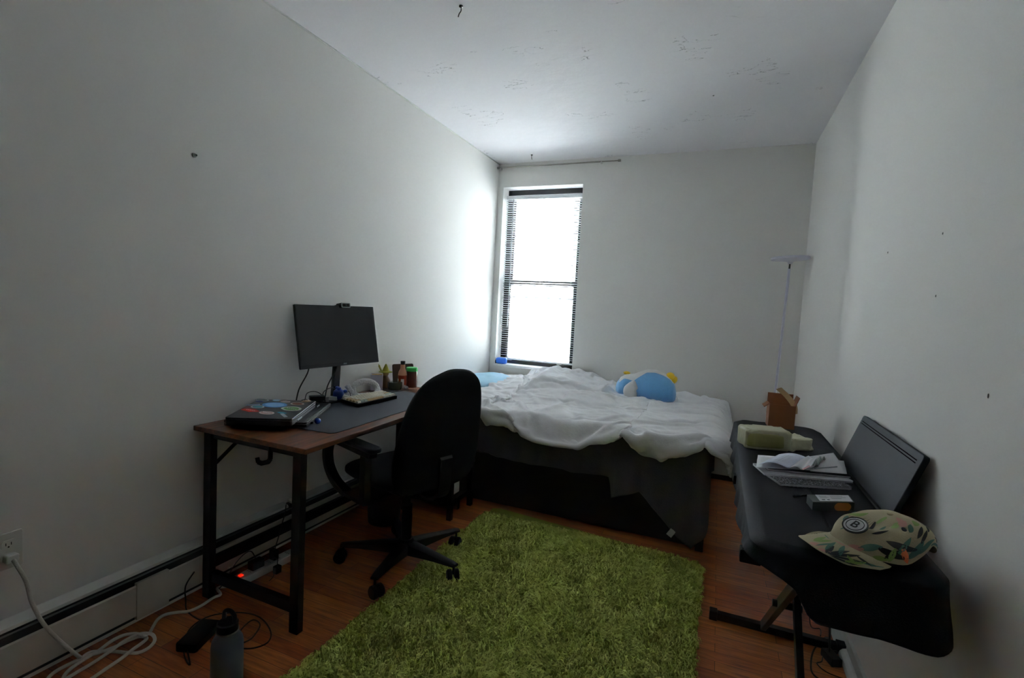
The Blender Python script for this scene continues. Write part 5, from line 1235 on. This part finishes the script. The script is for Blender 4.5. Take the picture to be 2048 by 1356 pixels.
bm = B(); prism(bm, [(x, max(-.011, min(.012, y))) for x, y in ellipse(.052, .03)], .0002, .0008, Mo); part('emblem', bm, mat('orange_emblem', '#a5641e', .5), tb)
bm = B(); tube(bm, [onz(1587, 992.5, TZ+.005), onz(1613, 990.5, TZ+.005)], .0035, 8); tag(part('pen', bm, mat('black_silver_pen', '#303238', .25, .4), None, smooth='all'), 'short black pen on the black cloth pointing at the dark box', 'pen')

# ------------------------------------------------------------------ floral baseball cap
cap = thing('baseball_cap', (.375, 1.46, TZ), 'cream baseball cap with a tropical leaf print and round badge on the black cloth', 'cap')
CREAMC = mat('cream_canvas', '#a89d7e', .85, vary=.08, scale=25, bump=.15, bscale=300)
LEAFS = [CREAMC, mat('ink_black_leaf', '#22262a', .85), mat('teal_green_leaf', '#4c6f62', .85), mat('fresh_green_leaf', '#7c9450', .85), mat('dusty_pink_bloom', '#b98a7c', .85), mat('orange_bloom', '#c9683c', .85), mat('navy_eyelet', '#1a2340', .6)]
HC = Vector((.398, 1.425, TZ+.003)); HF = Vector((-.88, -.47, 0)).normalized(); HL = Vector((-HF.y, HF.x, 0))
def crown(th, ph):   # th from the front, ph 0 rim .. 1 top
    a, b_ = .108, .094
    hgt = .090
    c = math.cos(ph*PI/2)**.80; s_ = math.sin(ph*PI/2)
    r = Vector((a*math.cos(th)*c, b_*math.sin(th)*c, hgt*s_))
    # front panels slump, back is lower at the strap opening
    r.z -= .034*math.exp(-((r.x-.055)/.035)**2-((r.y+.005)/.05)**2)*sm(ph, .3, .8)
    r.x -= .018*s_
    dent = .006*nz3(r.x*22, r.y*22, r.z*22+3); n_ = Vector((math.cos(th)*c, math.sin(th)*c, s_))
    r += n_*dent
    lift = .040*math.exp(-((abs((th-2.05+PI) % (2*PI)-PI))/.42)**2)*(1-ph)**2
    r.z += .010*(1-ph)+lift
    return HC + HF*r.x + HL*r.y + Vector((0, 0, r.z))
def brim(u, v):      # u across (-1..1), v out (0..1)
    th = u*1.12; base = crown(th, .0); lc = base-HC; fx, fy = lc.dot(HF), lc.dot(HL)
    out = .082*(1-.55*abs(u)**3.0)*v
    d = Vector((1, .18*u*0+.25*math.sin(th), 0)); X = fx+out*1.0; Y = fy*(1+.12*v)
    z = .024-.020*u*u-.006*v-.018*abs(u)**2*v
    return HC + HF*X + HL*Y + Vector((0, 0, max(.001, z)))
def leaf(fn, u0, v0, du, dv, wd, m_i, bm, off=.0012):
    """lens-shaped patch painted on a surface fn(u, v), kept in the same mesh"""
    L_ = math.hypot(du, dv); nx_, ny_ = -dv/L_, du/L_; K = 8; rows = []
    for k in range(K+1):
        t = k/K; w_ = wd*math.sin(PI*t)**.8*(1-.2*t); row = []
        for s_ in (-1, 0, 1):
            a, b2 = u0+du*t+nx_*w_*s_, v0+dv*t+ny_*w_*s_
            p = fn(a, b2); e = 1e-3; tu = fn(a+e, b2)-p; tv = fn(a, b2+e)-p; n_ = tu.cross(tv)
            if n_.length < 1e-12: n_ = Vector((0, 0, 1))
            n_.normalize()
            if n_.dot(CAMP-p) < 0: n_ = -n_
            row.append(bm.verts.new(p+n_*off))
        rows.append(row)
    for A_, C_ in zip(rows[:-1], rows[1:]):
        for k in (0, 1):
            f = bm.faces.new((A_[k], A_[k+1], C_[k+1], C_[k])); f.material_index = m_i
bm = B(); grid(bm, lambda u, v: crown(2*PI*u, v*.985), 72, 26, closeu=True)
cr_leaves = [(.9, .35, .55, -.10, .050, 1), (.75, .22, .50, -.10, .045, 1), (1.15, .15, .25, .25, .05, 2), (1.35, .10, .35, .20, .06, 2), (1.25, .30, .10, -.22, .05, 5), (1.65, .30, .30, .16, .04, 1), (1.60, .42, .28, .14, .04, 1), (1.5, .16, .5, .06, .05, 2), (1.9, .12, .4, -.05, .035, 2),
    (.3, .70, -.35, .12, .05, 1), (.15, .62, -.4, .12, .05, 1), (-.05, .52, -.35, .1, .05, 1), (-.3, .42, -.3, .06, .05, 2), (.95, .66, .3, .10, .06, 3), (1.2, .72, .4, .06, .07, 4), (.65, .60, .12, .1, .06, 2), (-.75, .5, -.25, .22, .07, 3), (-1.1, .55, -.2, -.25, .06, 2), (.45, .12, .35, .10, .05, 2), (.20, .05, .3, .06, .05, 4),
    (.95, .06, .2, .14, .04, 1), (1.05, .02, .06, .2, .05, 3), (2.0, .45, .2, .1, .03, 1), (2.15, .30, .15, -.1, .03, 1), (1.75, .65, .35, .08, .05, 3), (.75, .05, .25, .0, .035, 3), (-.45, .46, -.1, .30, .014, 1), (-.30, .52, -.1, .28, .014, 1), (-.15, .60, -.08, .24, .014, 1), (-.60, .40, -.1, .30, .014, 1), (-.2, .25, .15, .12, .016, 2), (.0, .86, .5, .05, .04, 3), (1.3, .85, .3, .0, .05, 4), (2.3, .5, .2, .15, .03, 1), (.55, .42, .3, .12, .03, 1), (1.45, .55, .2, .12, .05, 2)]
for l_ in cr_leaves: leaf(crown, l_[0], l_[1], l_[2]*1.25, l_[3]*1.25, l_[4]*1.35, l_[5], bm)
bm.faces.ensure_lookup_table()
hcr = part('crown', bm, LEAFS, cap, smooth='all')
bm = B(); grid(bm, lambda u, v: brim(u*2-1, v), 40, 12)
br_leaves = [(.10, .20, .20, .62, .045, 2), (.24, .10, .26, .66, .045, 2), (.40, .95, .02, -.72, .05, 1), (.42, .95, .16, -.75, .055, 1), (.44, .97, .30, -.55, .05, 1), (.46, .97, .36, -.22, .05, 1), (.38, .95, -.16, -.55, .05, 1), (-.05, .75, -.10, -.50, .06, 3), (-.02, .80, .05, -.55, .06, 3), (.05, .98, .14, -.30, .09, 4), (.25, .98, .12, -.22, .08, 4), (-.55, .45, -.3, .10, .03, 1), (-.50, .6, -.32, .10, .03, 1), (.62, .9, .12, -.5, .06, 3), (.70, .55, .18, -.2, .06, 2), (.0, .15, .35, -.05, .04, 4), (.84, .6, .10, -.35, .06, 2), (-.85, .7, .3, -.05, .012, 1), (-.80, .5, .35, -.05, .012, 1), (-.70, .3, .3, -.04, .012, 1), (-.30, .2, .25, .05, .02, 2), (.15, .9, -.02, -.6, .03, 2), (.55, .3, .3, .2, .045, 1), (.5, .5, .25, .3, .04, 3)]
for l_ in br_leaves: leaf(brim, *[(l_[0]), l_[1], l_[2], l_[3], l_[4]], l_[5], bm) if False else leaf(lambda a, b2: brim(a, b2), *l_[:5], l_[5], bm)
hbm = part('brim', bm, LEAFS, cap, smooth='all')
bm = B(); bmesh.ops.create_uvsphere(bm, u_segments=12, v_segments=8, radius=.007, matrix=Matrix.Translation(crown(0, 1.0)) @ Matrix.Diagonal((1, 1, .5, 1))); part('top_button', bm, CREAMC, cap, smooth='all')
for th_, ph_ in ((1.35, .62),):
    c_ = crown(th_, ph_); n_ = (c_-HC).normalized(); q = n_.to_track_quat('Z', 'Y').to_matrix().to_4x4(); q.translation = c_
    bm = B(); lathe(bm, [(0, .0015), (.005, .0015), (.006, .0005), (.006, 0)], 14, q); part('eyelet', bm, LEAFS[6], hcr, smooth=1)
# badge: white disc, black ring and letter
bth, bph = .12, .44
bc = crown(bth, bph); tu = (crown(bth+.02, bph)-bc).normalized(); tv = (crown(bth, bph+.02)-bc); bn = tu.cross(tv).normalized()
if bn.dot(CAMP-bc) < 0: bn = -bn
tvn = bn.cross(tu).normalized()
if tvn.z < 0: tvn = -tvn
tu = tvn.cross(bn)
BMx2 = Matrix((tu, tvn, bn)).transposed().to_4x4(); BMx2.translation = bc+bn*.001
def badge_ring(r0, r1, z0, z1):
    bm = B(); lathe(bm, [(r0, z0), (r0, z1), (r1, z1), (r1, z0)], 36, BMx2); return bm
bm = B(); lathe(bm, [(0, .004), (.0235, .0035), (.025, 0)], 36, BMx2); bdg = part('badge', bm, mat('badge_white', '#cfd0d2', .7), hcr, smooth=1)
part('badge_ring', badge_ring(.0235, .0265, .001, .0045), mat('badge_black', '#15171c', .6), bdg)
part('badge_ring', badge_ring(.0175, .0188, .0035, .0048), mat('badge_black', '#15171c', .6), bdg)
part('badge_letter', text_mesh('B', .030, BMx2 @ Matrix.Translation((0, 0, .0048)), .0005), mat('badge_black', '#15171c', .6), bdg)

# cables and adapter below the piano by the right baseboard
ad = thing('power_adapter', (.50, 2.20, 0), 'black mains adapter tangled in cables beside the right baseboard', 'charger')
bm = B(); box(bm, (-.02, -.035, 0), (.02, .035, .03), frame_at((.495, 2.19, .001), .4)); part('adapter_body', bm, BLKPLAS, ad, bevel=.003)
bm = B(); tube(bm, [(.49, 2.20, .02), (.485, 2.22, .15), (.47, 2.25, .35), (.45, 2.27, .60), (.45, 2.27, .68)], .004, 8, smoothn=6); part('piano_lead', bm, CABLE, ad, smooth='all')
bm = B(); tube(bm, [(.49, 2.17, .012), onz(1655, 1275, .004), onz(1630, 1296, .004), onz(1622, 1325, .004), onz(1628, 1350, .004), onz(1665, 1372, .004), onz(1720, 1400, .004)], .0032, 7, smoothn=6); part('cord', bm, CABLE, ad, smooth='all')
bm = B(); tube(bm, [(.50, 2.16, .012), onz(1648, 1300, .004), onz(1644, 1322, .004), onz(1634, 1327, .004), onz(1655, 1345, .004), onz(1700, 1362, .004)], .0022, 7, smoothn=6); part('thin_cord', bm, CABLE, ad, smooth='all')
bm = B(); tube(bm, [(.47, 2.27, .045), onz(1640, 1258, .03), onz(1620, 1246, .06), (.42, 2.25, .30), (.42, 2.24, .66)], .0022, 7, smoothn=6); part('thin_cord', bm, CABLE, ad, smooth='all')
bm = B(); lathe(bm, [(0, 0), (.012, 0), (.009, .02), (.003, .045), (0, .046)], 12, Matrix.Translation(onz(1663, 1308, .006)) @ Matrix.Rotation(2.4, 4, 'Z') @ Matrix.Rotation(PI/2, 4, 'X')); part('plug', bm, BLKPLAS, ad)
